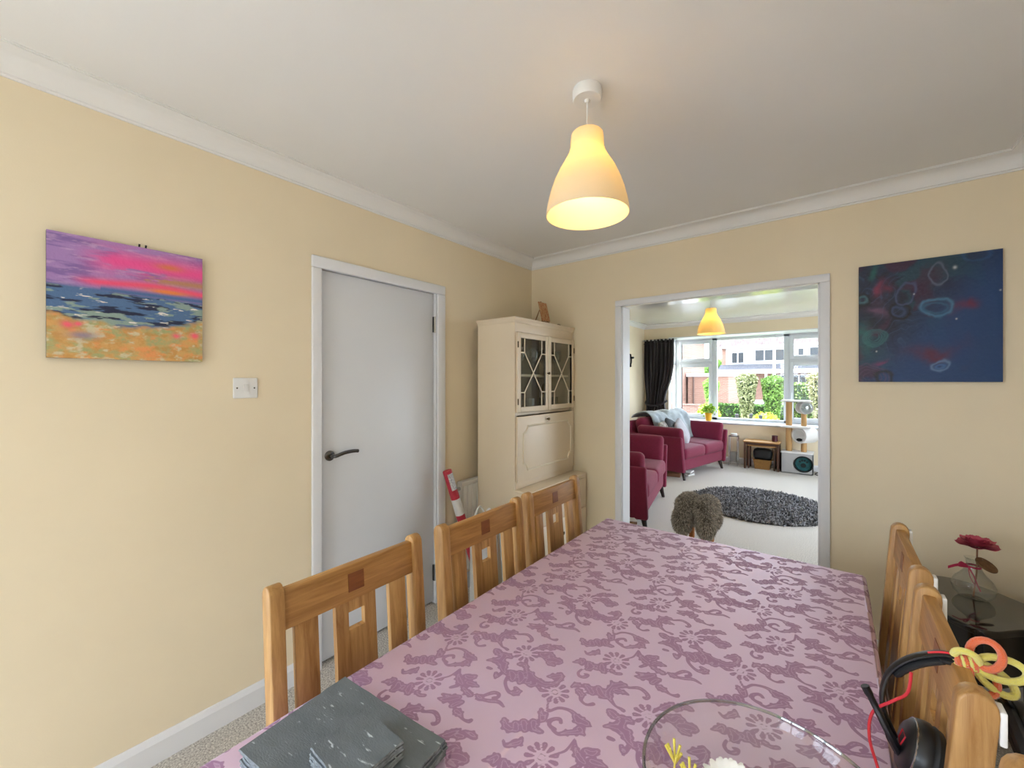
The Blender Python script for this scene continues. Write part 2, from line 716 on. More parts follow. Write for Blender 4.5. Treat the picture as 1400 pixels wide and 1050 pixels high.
# frame lining
B().box(-.12, -.001, DY0, LY_0, 0, DZ).box(-.12, -.001, LY_1, DY1, 0, DZ).box(-.12, -.001, LY_0, LY_1, LZ, DZ) \
    .box(-.085, -.064, LY_0, LY_0 + .012, 0, LZ).box(-.085, -.064, LY_1 - .012, LY_1, 0, LZ).done('frame', WG, door, True)


def archi(y0, y1, z0, z1, mitre):
    t = .017
    # bevelled face board
    return B().box(0, t, y0, y1, z0, z1, bev=.006, seg=3).done('architrave', WG, door, True, smooth=True)


archi(DY0 - .022, DY0 + .027, 0, LZ - .004, 0)
archi(DY1 - .027, DY1 + .037, 0, LZ - .004, 0)
archi(DY0 - .0225, DY1 + .0375, LZ - .004, DZ + .0315, 0)
for z in (1.795, 0.20):
    hg = B().box(-.022, -.012, LY_1 - .012, LY_1 - .001, z - .05, z + .05).done('hinge', MATS['dark_chrome'], door, True)
    B().lathe([(.0065, -.052), (.0065, .052)], 10, (-.010, LY_1 - .003, z)).done('hinge_pin', MATS['chrome'], hg, True, smooth=True)
hd = B().lathe([(.0, 0), (.026, 0), (.026, .006), (.022, .009), (.0, .009)], 24, (-.022, -1.752, 1.05), axis='x').done('handle', MATS['dark_chrome'], door, True, smooth=True)
B().tube(cat_spline([(-.014, -1.752, 1.05), (.012, -1.752, 1.05), (.030, -1.742, 1.053), (.034, -1.70, 1.064), (.034, -1.655, 1.067), (.034, -1.625, 1.064)], 6),
         [.010] * 8 + [.0095] * 23, 10).done('lever', MATS['dark_chrome'], hd, True, smooth=True)

# ---------------------------------------------------------------- windows
UP = MATS['upvc']


def frame_rect(b, x0, x1, z0, z1, y0, y1, w, wt=None, wb=None):
    wt = wt or w
    wb = wb or w
    b.box(x0, x0 + w, y0, y1, z0, z1, bev=.004)
    b.box(x1 - w, x1, y0, y1, z0, z1, bev=.004)
    b.box(x0 + w, x1 - w, y0, y1, z1 - wt, z1, bev=.004)
    b.box(x0 + w, x1 - w, y0, y1, z0, z0 + wb, bev=.004)
    return b


win = struct_root('window_1', (1.4, BAYY, SILL))
win['label'] = 'white framed bay window of the living room'
Y0, Y1 = BAYY - .035, BAYY + .035
fr = frame_rect(B(), BX0, BX1, SILL, SOF - .004, Y0, Y1, .06, .045, .045)
fr.box(.20, .285, Y0, Y1, SILL, SOF, bev=.004).box(1.34, 1.425, Y0, Y1, SILL, SOF, bev=.004).box(2.01, 2.095, Y0, Y1, SILL, SOF, bev=.004).box(2.62, 2.70, Y0, Y1, SILL, SOF, bev=.004)
fr.box(BX0 + .05, .2, Y0, Y1, 1.755, 1.815, bev=.004).box(1.42, 2.02, Y0, Y1, 1.755, 1.815, bev=.004).box(2.09, BX1 - .05, Y0, Y1, 1.755, 1.815, bev=.004)
fr.done('frame', UP, win, True, smooth=True)
for (a, c) in ((-.41, .20), (1.425, 2.01), (2.095, 2.62), (2.70, 3.21)):
    for (z0, z1) in ((1.812, 2.212), (.742, 1.758)):
        s = frame_rect(B(), a, c, z0, z1, Y0 - .018, Y0 + .03, .058).done('casement', UP, win, True, smooth=True)
        B().box(a + .055, c - .055, BAYY - .004, BAYY + .004, z0 + .055, z1 - .055).done('pane', PANE, s, True)
        if z1 > 2:
            xm = (a + c) / 2
            B().tube(cat_spline([(xm - .06, Y0 - .022, z0 + .03), (xm - .04, Y0 - .04, z0 + .03), (xm + .05, Y0 - .042, z0 + .025)], 4), .008, 8).done('handle', UP, s, True, smooth=True)
        else:
            xm = c - .03 if a < 0 else a + .03
            B().tube(cat_spline([(xm, Y0 - .022, 1.22), (xm, Y0 - .045, 1.22), (xm - .006, Y0 - .047, 1.12), (xm, Y0 - .045, 1.09)], 4), .009, 8).done('handle', UP, s, True, smooth=True)
B().box(.28, 1.345, BAYY - .004, BAYY + .004, SILL + .04, SOF - .045).done('pane', PANE, win, True)
for sx in (BX0, BX1):   # the two side returns of the bay
    r = B()
    s = 1 if sx < 0 else -1
    xa, xb = sorted((sx, sx - s * .06))
    r.box(xa, xb, LY1 + .10, LY1 + .17, SILL, SOF, bev=.004).box(xa, xb, BAYY - .06, BAYY + .03, SILL, SOF, bev=.004)
    r.box(xa, xb, LY1 + .16, BAYY - .05, SILL, SILL + .05).box(xa, xb, LY1 + .16, BAYY - .05, SOF - .05, SOF).box(xa, xb, LY1 + .16, BAYY - .05, 1.755, 1.815)
    r = r.done('side_frame', UP, win, True, smooth=True)
    for (z0, z1) in ((SILL + .04, 1.76), (1.81, SOF - .045)):
        B().box((xa + xb) / 2 - .004, (xa + xb) / 2 + .004, LY1 + .165, BAYY - .055, z0, z1).done('pane', PANE, r, True)
B().box(BX0 - .02, BX1 + .02, LY1 - .03, BAYY - .02, SILL - .03, SILL, bev=.006).done('sill', UP, win, True, smooth=True)

pat = struct_root('window_2', (1.4, BY, 0))
pat['label'] = 'wide glazed patio door in the wall behind the table'
f = frame_rect(B(), PX0, PX1, PZ0, PZ1, BY - .08, BY - .02, .07)
f.box(.96, 1.04, BY - .08, BY - .02, PZ0, PZ1, bev=.004).done('frame', UP, pat, True, smooth=True)
for a, c in ((PX0 + .06, .97), (1.03, PX1 - .06)):
    B().box(a, c, BY - .054, BY - .046, PZ0 + .06, PZ1 - .06).done('pane', PANE, pat, True)

sdw = struct_root('window_3', (LRX, 2.65, 0))
sdw['label'] = 'glazed garden doors in the living room side wall'
f = B().box(LRX + .02, LRX + .08, SY0, SY0 + .07, .06, 2.15).box(LRX + .02, LRX + .08, SY1 - .07, SY1, .06, 2.15).box(LRX + .02, LRX + .08, SY0, SY1, 2.08, 2.15)
f.box(LRX + .02, LRX + .08, SY0, SY1, .06, .13).box(LRX + .02, LRX + .08, 2.61, 2.69, .06, 2.15).done('frame', UP, sdw, True)
for a, c in ((SY0 + .06, 2.62), (2.68, SY1 - .06)):
    B().box(LRX + .046, LRX + .054, a, c, .12, 2.09).done('pane', PANE, sdw, True)

lfw = struct_root('window_4', (0, -4.15, QZ0))
lfw['label'] = 'wide side window of the dining room behind the camera'
f = B().box(-.09, -.03, QY0, QY0 + .06, QZ0, QZ1).box(-.09, -.03, QY1 - .06, QY1, QZ0, QZ1).box(-.09, -.03, QY0, QY1, QZ1 - .06, QZ1).box(-.09, -.03, QY0, QY1, QZ0, QZ0 + .06)
f.box(-.09, -.03, -4.19, -4.11, QZ0, QZ1).done('frame', UP, lfw, True)
for a, c in ((QY0 + .05, -4.18), (-4.12, QY1 - .05)):
    B().box(-.064, -.056, a, c, QZ0 + .05, QZ1 - .05).done('pane', PANE, lfw, True)
# ---------------------------------------------------------------- dining table and cloth
OAK = ('#d0a468', '#956735')
wood('oak_z', OAK[0], OAK[1], 'z')
wood('oak_y', '#c39355', '#8a5c2c', 'y')
wood('oak_x', OAK[0], OAK[1], 'x')
wood('oak_dark', '#8f5428', '#70401e', 'y', fine=90)

TX0, TX1, TY0, TY1, TZ = 1.130, 2.085, -2.74, -0.945, 0.750
tb = thing('dining_table', 'rectangular oak dining table hidden under the purple cloth', 'table', (1.607, -1.84, 0))
box('tabletop', (TX0, TX1, TY0, TY1, TZ - .035, TZ), MATS['oak_y'], tb, True, bev=.008)
B().box(TX0 + .07, TX1 - .07, TY0 + .07, TY0 + .09, .63, TZ - .034).box(TX0 + .07, TX1 - .07, TY1 - .09, TY1 - .07, .63, TZ - .034) \
    .box(TX0 + .07, TX0 + .09, TY0 + .07, TY1 - .07, .63, TZ - .034).box(TX1 - .09, TX1 - .07, TY0 + .07, TY1 - .07, .63, TZ - .034) \
    .done('apron', MATS['oak_y'], tb, True)
for x in (TX0 + .045, TX1 - .115):
    for y in (TY0 + .03, TY1 - .10):
        box('leg', (x, x + .07, y, y + .07, 0, TZ - .034), MATS['oak_z'], tb, True, bev=.005)

# damask motif: strokes (x, y, radius) in metres, drawn from scrolls, leaves and daisies
TILX, TILY = 0.305, 0.322


def _tb(zx, zy):
    u, v = 840 + zx / 7.0, 780 + zy / 7.0
    r, d = (u - 700) / 556.0, (v - 521) / 556.0
    t = (1.432 - .757) / d
    a = math.radians(38.2)
    return (2.0 + t * (-math.sin(a) + r * math.cos(a)), -2.81 + t * (math.cos(a) + r * math.sin(a)))


STROKES = [
    # scroll flower with arch
    [(372, 105, 2), (392, 150, 3), (450, 138, 3.5), (530, 150, 4.5), (590, 180, 8), (640, 195, 9)], [(590, 185, 10), (560, 170, 6)],
    [(640, 195, 7), (672, 205, 2.5)], [(610, 215, 9), (645, 235, 4)], [(610, 225, 7), (540, 228, 6), (490, 232, 4), (430, 207, 2)],
    [(470, 215, 3), (425, 200, 4), (430, 182, 4.5), (475, 178, 4), (490, 192, 4)], [(350, 145, 5), (375, 180, 8), (392, 160, 4)],
    # leaf spray on its left
    [(150, 180, 6), (175, 205, 8), (210, 215, 8)], [(225, 195, 8), (240, 215, 9)], [(270, 190, 9), (290, 215, 8)], [(330, 190, 9), (345, 215, 7), (395, 225, 5)],
    [(190, 255, 3), (215, 275, 4), (245, 268, 6), (285, 262, 7), (290, 245, 4)],
    # leaf chain by the daisy
    [(115, 322, 3), (150, 320, 6), (190, 310, 7), (180, 335, 5)], [(235, 325, 7), (255, 350, 10), (230, 365, 6)], [(290, 345, 8), (300, 365, 5)],
    [(335, 335, 7), (345, 365, 9), (370, 385, 5)], [(190, 365, 3), (168, 385, 3.5), (185, 408, 4), (225, 412, 5), (245, 400, 4), (220, 394, 3)],
    [(415, 372, 6), (450, 390, 5), (490, 392, 5)], [(525, 300, 2), (570, 288, 2.5), (600, 252, 2.5)],
    # lily
    [(600, 252, 2.5), (620, 285, 6), (650, 310, 8), (690, 330, 7)], [(680, 290, 7), (720, 300, 8), (750, 290, 5)], [(730, 325, 8), (780, 335, 7), (820, 345, 4)],
    [(720, 350, 6), (770, 375, 7), (815, 390, 6)], [(630, 350, 4), (670, 340, 5)], [(600, 405, 3), (650, 412, 8), (700, 405, 9), (740, 400, 7)],
    [(610, 385, 4), (660, 395, 6)], [(735, 445, 7), (760, 430, 7), (790, 425, 5)], [(790, 470, 8), (830, 485, 7), (880, 512, 3), (930, 522, 5), (940, 515, 4)],
    [(845, 385, 3), (880, 400, 7), (910, 410, 5)], [(910, 392, 4), (960, 378, 5), (1005, 385, 4), (1015, 402, 4), (985, 405, 4)], [(900, 410, 4), (970, 420, 5), (1040, 425, 5), (1100, 450, 3)],
    # leaf spray below
    [(140, 470, 4), (165, 455, 6), (200, 462, 6)], [(190, 490, 7), (225, 515, 7), (225, 545, 4), (270, 572, 3), (320, 568, 5)], [(240, 460, 6), (275, 480, 8), (300, 505, 8)],
    [(340, 475, 8), (360, 505, 9), (390, 525, 8)], [(430, 530, 8), (415, 500, 8), (440, 460, 6), (425, 432, 3)], [(450, 465, 9), (510, 455, 8), (545, 465, 5)],
    [(470, 490, 8), (530, 500, 6), (570, 515, 3)], [(440, 540, 6), (485, 578, 3), (530, 595, 4), (550, 605, 5)],
    [(560, 475, 3), (640, 475, 5), (695, 500, 5), (720, 525, 5), (705, 538, 4), (685, 530, 3)],
    # acanthus
    [(445, 605, 6), (470, 620, 8), (500, 640, 8)], [(430, 692, 4), (480, 690, 7), (520, 695, 9)], [(530, 640, 6), (560, 660, 9), (545, 700, 9), (590, 725, 10), (620, 770, 8), (680, 815, 4)],
    [(560, 650, 6), (600, 655, 7), (630, 675, 5)], [(600, 720, 8), (625, 745, 6)], [(475, 755, 5), (510, 765, 4)], [(575, 800, 5), (595, 830, 6), (625, 810, 4)],
    # long scroll leaf
    [(735, 728, 6), (790, 730, 7), (825, 765, 6), (850, 800, 5)], [(700, 790, 7), (740, 820, 10), (760, 860, 7)], [(790, 800, 9), (830, 840, 10), (840, 885, 6)],
    [(870, 800, 8), (915, 840, 11), (900, 880, 7)], [(940, 850, 11), (975, 890, 9), (935, 900, 6)], [(980, 860, 8), (1040, 890, 8), (1110, 900, 7), (1170, 880, 6), (1190, 840, 6), (1160, 805, 5)],
    [(1060, 830, 4), (1110, 830, 8), (1170, 820, 7)], [(700, 820, 4), (705, 870, 4), (745, 920, 4), (800, 960, 5), (860, 968, 7), (880, 955, 6), (830, 925, 5)], [(1020, 910, 5), (1070, 945, 5)],
    # leaf chain right of the daisy
    [(810, 592, 4), (850, 590, 8), (890, 575, 7), (910, 560, 3)], [(920, 590, 8), (960, 595, 7)], [(950, 570, 4), (1010, 585, 7), (1055, 602, 5)], [(880, 640, 8), (920, 660, 9), (950, 640, 8), (1000, 655, 5)],
    [(970, 690, 9), (1020, 690, 10), (1080, 705, 9), (1105, 712, 5)], [(990, 715, 7), (1050, 735, 6)],
]
DAISY = [(440, 312), (742, 637), (22, 498 + 2)]


def damask_tile(nx=300, ny=270):
    gx, gy = np.meshgrid((np.arange(nx) + .5) / nx * TILX, (np.arange(ny) + .5) / ny * TILY, indexing='ij')
    D = np.full(gx.shape, 1.0)
    segs = []
    for s in STROKES:
        pp = [(*_tb(a, b), r * .001) for a, b, r in s]
        m_ = len(pp)
        sm_ = []
        for i in range(m_ - 1):           # smooth the stroke
            p0, p1, p2, p3 = (np.array(pp[max(i - 1, 0)]), np.array(pp[i]), np.array(pp[i + 1]), np.array(pp[min(i + 2, m_ - 1)]))
            for t in (0, .33, .67):
                sm_.append(.5 * (2 * p1 + (p2 - p0) * t + (2 * p0 - 5 * p1 + 4 * p2 - p3) * t * t + (3 * p1 - p0 - 3 * p2 + p3) * t ** 3))
        sm_.append(np.array(pp[-1]))
        for i in range(len(sm_) - 1):
            segs.append((tuple(sm_[i]), tuple(sm_[i + 1])))
        for i in range(1, len(sm_) - 1, 2):   # scalloped lobes along leafy strokes
            if sm_[i][2] > .0055:
                d_ = sm_[i + 1][:2] - sm_[i - 1][:2]
                d_ = np.array([-d_[1], d_[0]]) / (np.hypot(*d_) + 1e-9)
                for sg in (-1, 1):
                    c_ = sm_[i][:2] + sg * d_ * sm_[i][2] * .95
                    segs.append(((c_[0], c_[1], sm_[i][2] * .55), (c_[0] + 1e-5, c_[1], sm_[i][2] * .55)))
    for zx, zy in DAISY:
        cx, cy = _tb(zx, zy)
        for k in range(11):
            a = 2 * PI * k / 11 + .2
            segs.append(((cx + .015 * math.cos(a), cy + .015 * math.sin(a), .0022), (cx + .027 * math.cos(a), cy + .027 * math.sin(a), .0052)))
        for k in range(7):
            a = 2 * PI * k / 7
            segs.append(((cx + .0065 * math.cos(a), cy + .0065 * math.sin(a), .0012), (cx + .0065 * math.cos(a + .5), cy + .0065 * math.sin(a + .5), .0012)))
    for (a, b) in segs:
        for ox in range(-6, 7):
            ax = a[0] + ox * TILX
            if ax < -.06 or ax > TILX + .06:
                continue
            for oy in range(-8, 9):
                ay = a[1] + oy * TILY
                if ay < -.06 or ay > TILY + .06:
                    continue
                dx, dy = b[0] - a[0], b[1] - a[1]
                l2 = dx * dx + dy * dy + 1e-12
                t = np.clip(((gx - ax) * dx + (gy - ay) * dy) / l2, 0, 1)
                d = np.hypot(gx - ax - t * dx, gy - ay - t * dy) - (a[2] + t * (b[2] - a[2]))
                # thin light vein inside fat strokes
                D = np.minimum(D, d)
    return D


def build_cloth():
    D = damask_tile()
    OV = .20
    step = .004
    nx = int((TX1 - TX0 + 2 * OV) / step)
    ny = int((TY1 - TY0 + 2 * OV) / step)
    s = np.linspace(TX0 - OV, TX1 + OV, nx)
    t = np.linspace(TY0 - OV, TY1 + OV, ny)
    S, T = np.meshgrid(s, t, indexing='ij')
    cx, cy = np.clip(S, TX0, TX1), np.clip(T, TY0, TY1)
    ox, oy = S - cx, T - cy
    o = np.hypot(ox, oy)
    ux, uy = np.where(o > 1e-9, ox / np.maximum(o, 1e-9), 0), np.where(o > 1e-9, oy / np.maximum(o, 1e-9), 0)
    R = .016
    a = np.clip(o / R, 0, PI / 2)
    out = R * np.sin(a)
    drop = R * (1 - np.cos(a)) + np.maximum(0, o - R * PI / 2)
    edge = np.where(np.abs(ox) > np.abs(oy), T, S)
    corner = np.minimum(np.abs(ox), np.abs(oy))
    fold = (np.sin(edge * 21 + 1) + .5 * np.sin(edge * 47)) * .006 * np.clip(drop / .15, 0, 1)
    out = out + np.abs(fold) * .6 + corner * .25 - R * .55
    Z = TZ + .0065 - drop
    # pressed crease along the length and slight unevenness
    Z = Z + .0012 * np.exp(-((S - 1.527) / .004) ** 2) * (o == 0) - .0008 * np.exp(-((S - 1.533) / .006) ** 2) * (o == 0)
    Z = Z + (fbm(S * 5, T * 5, 3) - .5) * .0025 * (o < .001)
    X, Y = cx + ux * out, cy + uy * out
    V = np.stack([X, Y, Z], -1).reshape(-1, 3)
    i = np.arange(nx * ny).reshape(nx, ny)
    F = np.stack([i[:-1, :-1], i[1:, :-1], i[1:, 1:], i[:-1, 1:]], -1).reshape(-1, 4)
    me = bpy.data.meshes.new('tablecloth')
    me.from_pydata(V.tolist(), [], F.tolist())
    tx = np.mod(S / TILX, 1) * D.shape[0] - .5
    ty = np.mod(T / TILY, 1) * D.shape[1] - .5
    x0, y0 = np.floor(tx).astype(int), np.floor(ty).astype(int)
    fx, fy = tx - x0, ty - y0
    g = lambda p, q: D[p % D.shape[0], q % D.shape[1]]
    W = (g(x0, y0) * (1 - fx) + g(x0 + 1, y0) * fx) * (1 - fy) + (g(x0, y0 + 1) * (1 - fx) + g(x0 + 1, y0 + 1) * fx) * fy
    at = me.attributes.new('damask', 'FLOAT', 'POINT')
    at.data.foreach_set('value', W.reshape(-1).astype(np.float32))
    me.update()
    m, nt, p = nmat('damask_cloth')
    N, L = nt.nodes, nt.links
    an = N.new('ShaderNodeAttribute')
    an.attribute_name = 'damask'
    mr = N.new('ShaderNodeMapRange')
    mr.interpolation_type = 'SMOOTHSTEP'
    mr.inputs['From Min'].default_value = -.0006
    mr.inputs['From Max'].default_value = .0008
    L.new(an.outputs['Fac'], mr.inputs['Value'])          # 0 = woven motif, 1 = satin ground
    # pale veins a few millimetres inside the motif
    sh_ = N.new('ShaderNodeMath')
    sh_.operation = 'ADD'
    sh_.inputs[1].default_value = .0042
    L.new(an.outputs['Fac'], sh_.inputs[0])
    ab_ = N.new('ShaderNodeMath')
    ab_.operation = 'ABSOLUTE'
    L.new(sh_.outputs[0], ab_.inputs[0])
    vr_ = N.new('ShaderNodeMapRange')
    vr_.interpolation_type = 'SMOOTHSTEP'
    vr_.inputs['From Min'].default_value = .0003
    vr_.inputs['From Max'].default_value = .0010
    vr_.inputs['To Min'].default_value = .38
    vr_.inputs['To Max'].default_value = 0
    L.new(ab_.outputs[0], vr_.inputs['Value'])
    mx_ = N.new('ShaderNodeMath')
    mx_.operation = 'MAXIMUM'
    L.new(vr_.outputs[0], mx_.inputs[0])
    L.new(mr.outputs[0], mx_.inputs[1])
    mr = mx_
    mc = N.new('ShaderNodeMix')
    mc.data_type = 'RGBA'
    mc.inputs[6].default_value = (*lin('#aa83a6'), 1)
    mc.inputs[7].default_value = (*lin('#e5cae6'), 1)
    L.new(mr.outputs[0], mc.inputs[0])
    L.new(mc.outputs[2], p.inputs['Base Color'])
    rr = N.new('ShaderNodeMapRange')
    rr.inputs['To Min'].default_value = .62
    rr.inputs['To Max'].default_value = .34
    L.new(mr.outputs[0], rr.inputs['Value'])
    L.new(rr.outputs[0], p.inputs['Roughness'])
    sp = N.new('ShaderNodeMapRange')
    sp.inputs['To Min'].default_value = .25
    sp.inputs['To Max'].default_value = 1.0
    L.new(mr.outputs[0], sp.inputs['Value'])
    L.new(sp.outputs[0], p.inputs['Specular IOR Level'])
    p.inputs['Sheen Weight'].default_value = .15
    p.inputs['Sheen Roughness'].default_value = .4
    me_ = N.new('ShaderNodeMapRange')
    me_.inputs['To Min'].default_value = .12
    me_.inputs['To Max'].default_value = .35
    L.new(mr.outputs[0], me_.inputs['Value'])
    L.new(me_.outputs[0], p.inputs['Metallic'])
    tc = N.new('ShaderNodeTexCoord')
    nz = N.new('ShaderNodeTexNoise')
    nz.inputs['Scale'].default_value = 900
    L.new(tc.outputs['Object'], nz.inputs['Vector'])
    bp = N.new('ShaderNodeBump')
    bp.inputs['Strength'].default_value = .12
    bp.inputs['Distance'].default_value = .001
    L.new(nz.outputs['Fac'], bp.inputs['Height'])
    L.new(bp.outputs[0], p.inputs['Normal'])
    o_ = link(me, 'tablecloth', m, smooth=True)
    tag(o_, 'mauve damask tablecloth with woven floral scrolls over the dining table', 'tablecloth')


build_cloth()

# ---------------------------------------------------------------- dining chairs
mat('felt_white', '#e8e6e4', 0.9)
mat('seat_leather', '#3a241a', 0.5)


def lean(z):
    return -(z - .45) * .075 if z >= .45 else -(.45 - z) * .05


def make_chair(felt):
    c = thing('dining_chair', 'x', 'chair')
    n = 14
    for s in (-1, 1):
        pts = []
        zs = [0, .2, .45, .6, .8, .945]
        front = [(lean(z) + .022, z) for z in zs]
        zt, xt = .948, lean(.948)
        arc = [(xt + .022 * math.cos(a), zt + .024 * math.sin(a)) for a in np.linspace(0, PI, 9)][1:-1]
        back = [(lean(z) - .022, z) for z in zs[::-1]]
        yc = s * .195
        p = B().prism(front + arc + back, yc - .016, yc + .016, 'y', bev=.003).done('post', MATS['oak_z'], c, smooth=True, ang=50)
        if felt:
            box('felt_pad', (lean(.93) - .030, lean(.93) - .022, yc - .014, yc + .014, .905, .955), MATS['felt_white'], p, bev=.002)
    rail = B().box(-.011, .011, -.180, .180, .866, .956, bev=.003, sh=lean).done('top_rail', MATS['oak_y'], c, smooth=True)
    B().box(.0105, .0122, -.022, .022, .889, .935, sh=lean).done('inlay', MATS['oak_dark'], rail, label='dark square wood inlay')
    for a in (-.127, .127):
        B().box(-.008, .008, a - .0275, a + .0275, .505, .867, bev=.002, sh=lean).done('slat', MATS['oak_z'], c, smooth=True)
    B().box(-.008, .008, -.056, -.0225, .505, .867, sh=lean).box(-.008, .008, .0225, .056, .505, .867, sh=lean) \
        .box(-.008, .008, -.0225, .0225, .838, .867, sh=lean).box(-.008, .008, -.0225, .0225, .505, .793, sh=lean) \
        .done('splat', MATS['oak_z'], c)
    B().box(-.012, .012, -.180, .180, .465, .505, bev=.003, sh=lean).done('lower_rail', MATS['oak_y'], c, smooth=True)
    rbox('seat', .205, .215, .022, .018, MATS['seat_leather'], c, crown=.008, n=5, loc=(.228, 0, .452))
    B().box(.03, .41, -.19, -.17, .375, .432).box(.03, .41, .17, .19, .375, .432).box(.39, .41, -.17, .17, .375, .432).box(.0, .02, -.18, .18, .375, .432) \
        .done('seat_frame', MATS['oak_x'], c)
    for s in (-1, 1):
        box('leg', (.385, .423, s * .185 - .019, s * .185 + .019, 0, .431), MATS['oak_z'], c, bev=.003)
        box('stretcher', (-.01, .39, s * .185 - .009, s * .185 + .009, .16, .19), MATS['oak_x'], c, bev=.002)
    return c


chL = make_chair(False)
chR = make_chair(True)
lab_l = ['oak dining chair on the door side, nearest the slate mats', 'oak dining chair on the door side, middle of the three',
         'oak dining chair on the door side, beside the cream cabinet']
for i, (y, xx) in enumerate(((-2.227, 1.047), (-1.728, 1.052), (-1.256, 1.047))):
    o = chL if i == 0 else copy_tree(chL)
    o.location = (xx, y, 0)
    tag(o, lab_l[i], 'chair', 'oak dining chairs')
lab_r = ['oak dining chair on the right, farthest, near the opening', 'oak dining chair on the right with the headset hung over it',
         'oak dining chair at the bottom right corner, only a post top showing']
for i, (y, xx) in enumerate(((-1.196, 2.135), (-1.706, 2.132), (-2.235, 2.15))):
    o = chR if i == 0 else copy_tree(chR)
    o.location = (xx, y, 0)
    o.rotation_euler = (0, 0, PI)
    tag(o, lab_r[i], 'chair', 'oak dining chairs')

# ---------------------------------------------------------------- pendant lamps
def shade_material(name, c, tr):
    m = bpy.data.materials.new(name)
    m.use_nodes = True
    N, L = m.node_tree.nodes, m.node_tree.links
    p = N['Principled BSDF']
    p.inputs['Base Color'].default_value = (*lin(c), 1)
    p.inputs['Roughness'].default_value = .35
    t = N.new('ShaderNodeBsdfTranslucent')
    t.inputs[0].default_value = (*lin(tr), 1)
    x = N.new('ShaderNodeMixShader')
    x.inputs[0].default_value = .34
    L.new(p.outputs[0], x.inputs[1])
    L.new(t.outputs[0], x.inputs[2])
    L.new(x.outputs[0], N['Material Output'].inputs[0])
    return m


def bulb_material():
    m = bpy.data.materials.new('bulb_glow')
    m.use_nodes = True
    N, L = m.node_tree.nodes, m.node_tree.links
    N.clear()
    o = N.new('ShaderNodeOutputMaterial')
    e = N.new('ShaderNodeEmission')
    e.inputs[0].default_value = (1.0, .75, .36, 1)
    e.inputs[1].default_value = LAMP_W
    L.new(e.outputs[0], o.inputs[0])
    return m


BULB = bulb_material()
mat('plastic_white', '#ecebe9', 0.4)


def pendant(loc, zc, zb, label, shade):
    t = thing('pendant_lamp', label, 'lamp', (loc[0], loc[1], zb))
    h = zc - zb
    B().lathe([(0, h), (.048, h), (.050, h - .006), (.050, h - .032), (.046, h - .038), (.010, h - .038), (.008, h - .048), (0, h - .048)], 32).done('ceiling_rose', MATS['plastic_white'], t, smooth=True)
    B().tube([(0, 0, h - .045), (0, 0, .27)], .0028, 8).done('cord', MATS['plastic_white'], t, smooth=True)
    prof = [(.016, .284), (.050, .283), (.054, .278), (.056, .262), (.057, .235), (.062, .215), (.075, .190), (.094, .158), (.112, .120), (.126, .080), (.136, .040), (.142, .0)]
    inner = [(r - .0028, z - .002 if z > .02 else z) for r, z in prof[::-1]]
    inner[0] = (.1395, 0)
    inner[-1] = (.0135, .280)
    B().lathe(prof + inner, 48, closed=True).done('shade', shade, t, smooth=True, ang=60)
    B().lathe([(0, .275), (.016, .275), (.016, .19), (0, .19)], 16).done('lamp_holder', MATS['plastic_white'], t, smooth=True)
    B().sphere((0, 0, .165), .028, 16, 10).done('bulb', BULB, t, smooth=True)


pendant((1.335, -1.545), H, 2.005, 'white bell pendant lamp hanging over the purple dining table', shade_material('shade_white', '#f2ecd8', '#f4e0a8'))
pendant((.94, 2.12), HL, 1.958, 'yellow glowing bell pendant lamp in the living room', shade_material('shade_yellow', '#fbeab4', '#fff0bc'))
# ---------------------------------------------------------------- wall items in the dining room
def canvas(name, label, axis, a0, a1, z0, z1, off, paint, n=250):
    """stretched canvas; axis 'x' hangs on the x=0 wall (a=y), axis 'y' hangs on the y=0 wall (a=x)"""
    th = .018
    base = (0, (a0 + a1) / 2, z0) if axis == 'x' else ((a0 + a1) / 2, 0, z0)
    t = thing(name, label, 'painting', base)
    U, W = np.meshgrid(np.linspace(0, 1, n), np.linspace(0, 1, n), indexing='ij')
    C = paint(U, W)
    A, Zz = a0 + U * (a1 - a0), z0 + W * (z1 - z0)
    relief = (fbm(U * 60, W * 60, 9) - .5) * .0012
    D = off + th + .0006 + relief
    V = np.stack([D, A, Zz], -1) if axis == 'x' else np.stack([A, -D, Zz], -1)
    i = np.arange(n * n).reshape(n, n)
    F = np.stack([i[:-1, :-1], i[1:, :-1], i[1:, 1:], i[:-1, 1:]], -1).reshape(-1, 4)
    pyd('painted_face', V.reshape(-1, 3), F.tolist(), MATS['paint_attr'], t, True, True, colors=C.reshape(-1, 3))
    if axis == 'x':
        box('canvas_edge', (off, off + th, a0, a1, z0, z1), MATS['canvas_dark'], t, True, bev=.001)
    else:
        box('canvas_edge', (a0, a1, -off - th, -off, z0, z1), MATS['canvas_dark'], t, True, bev=.001)
    return t


attr_mat('paint_attr', rough=.45, bump=.15, bs=300)
mat('canvas_dark', '#2a2030', 0.8)


def mixc(C, c, w):
    w = np.clip(w, 0, 1)[..., None]
    return C * (1 - w) + np.array(lin(c)) * w


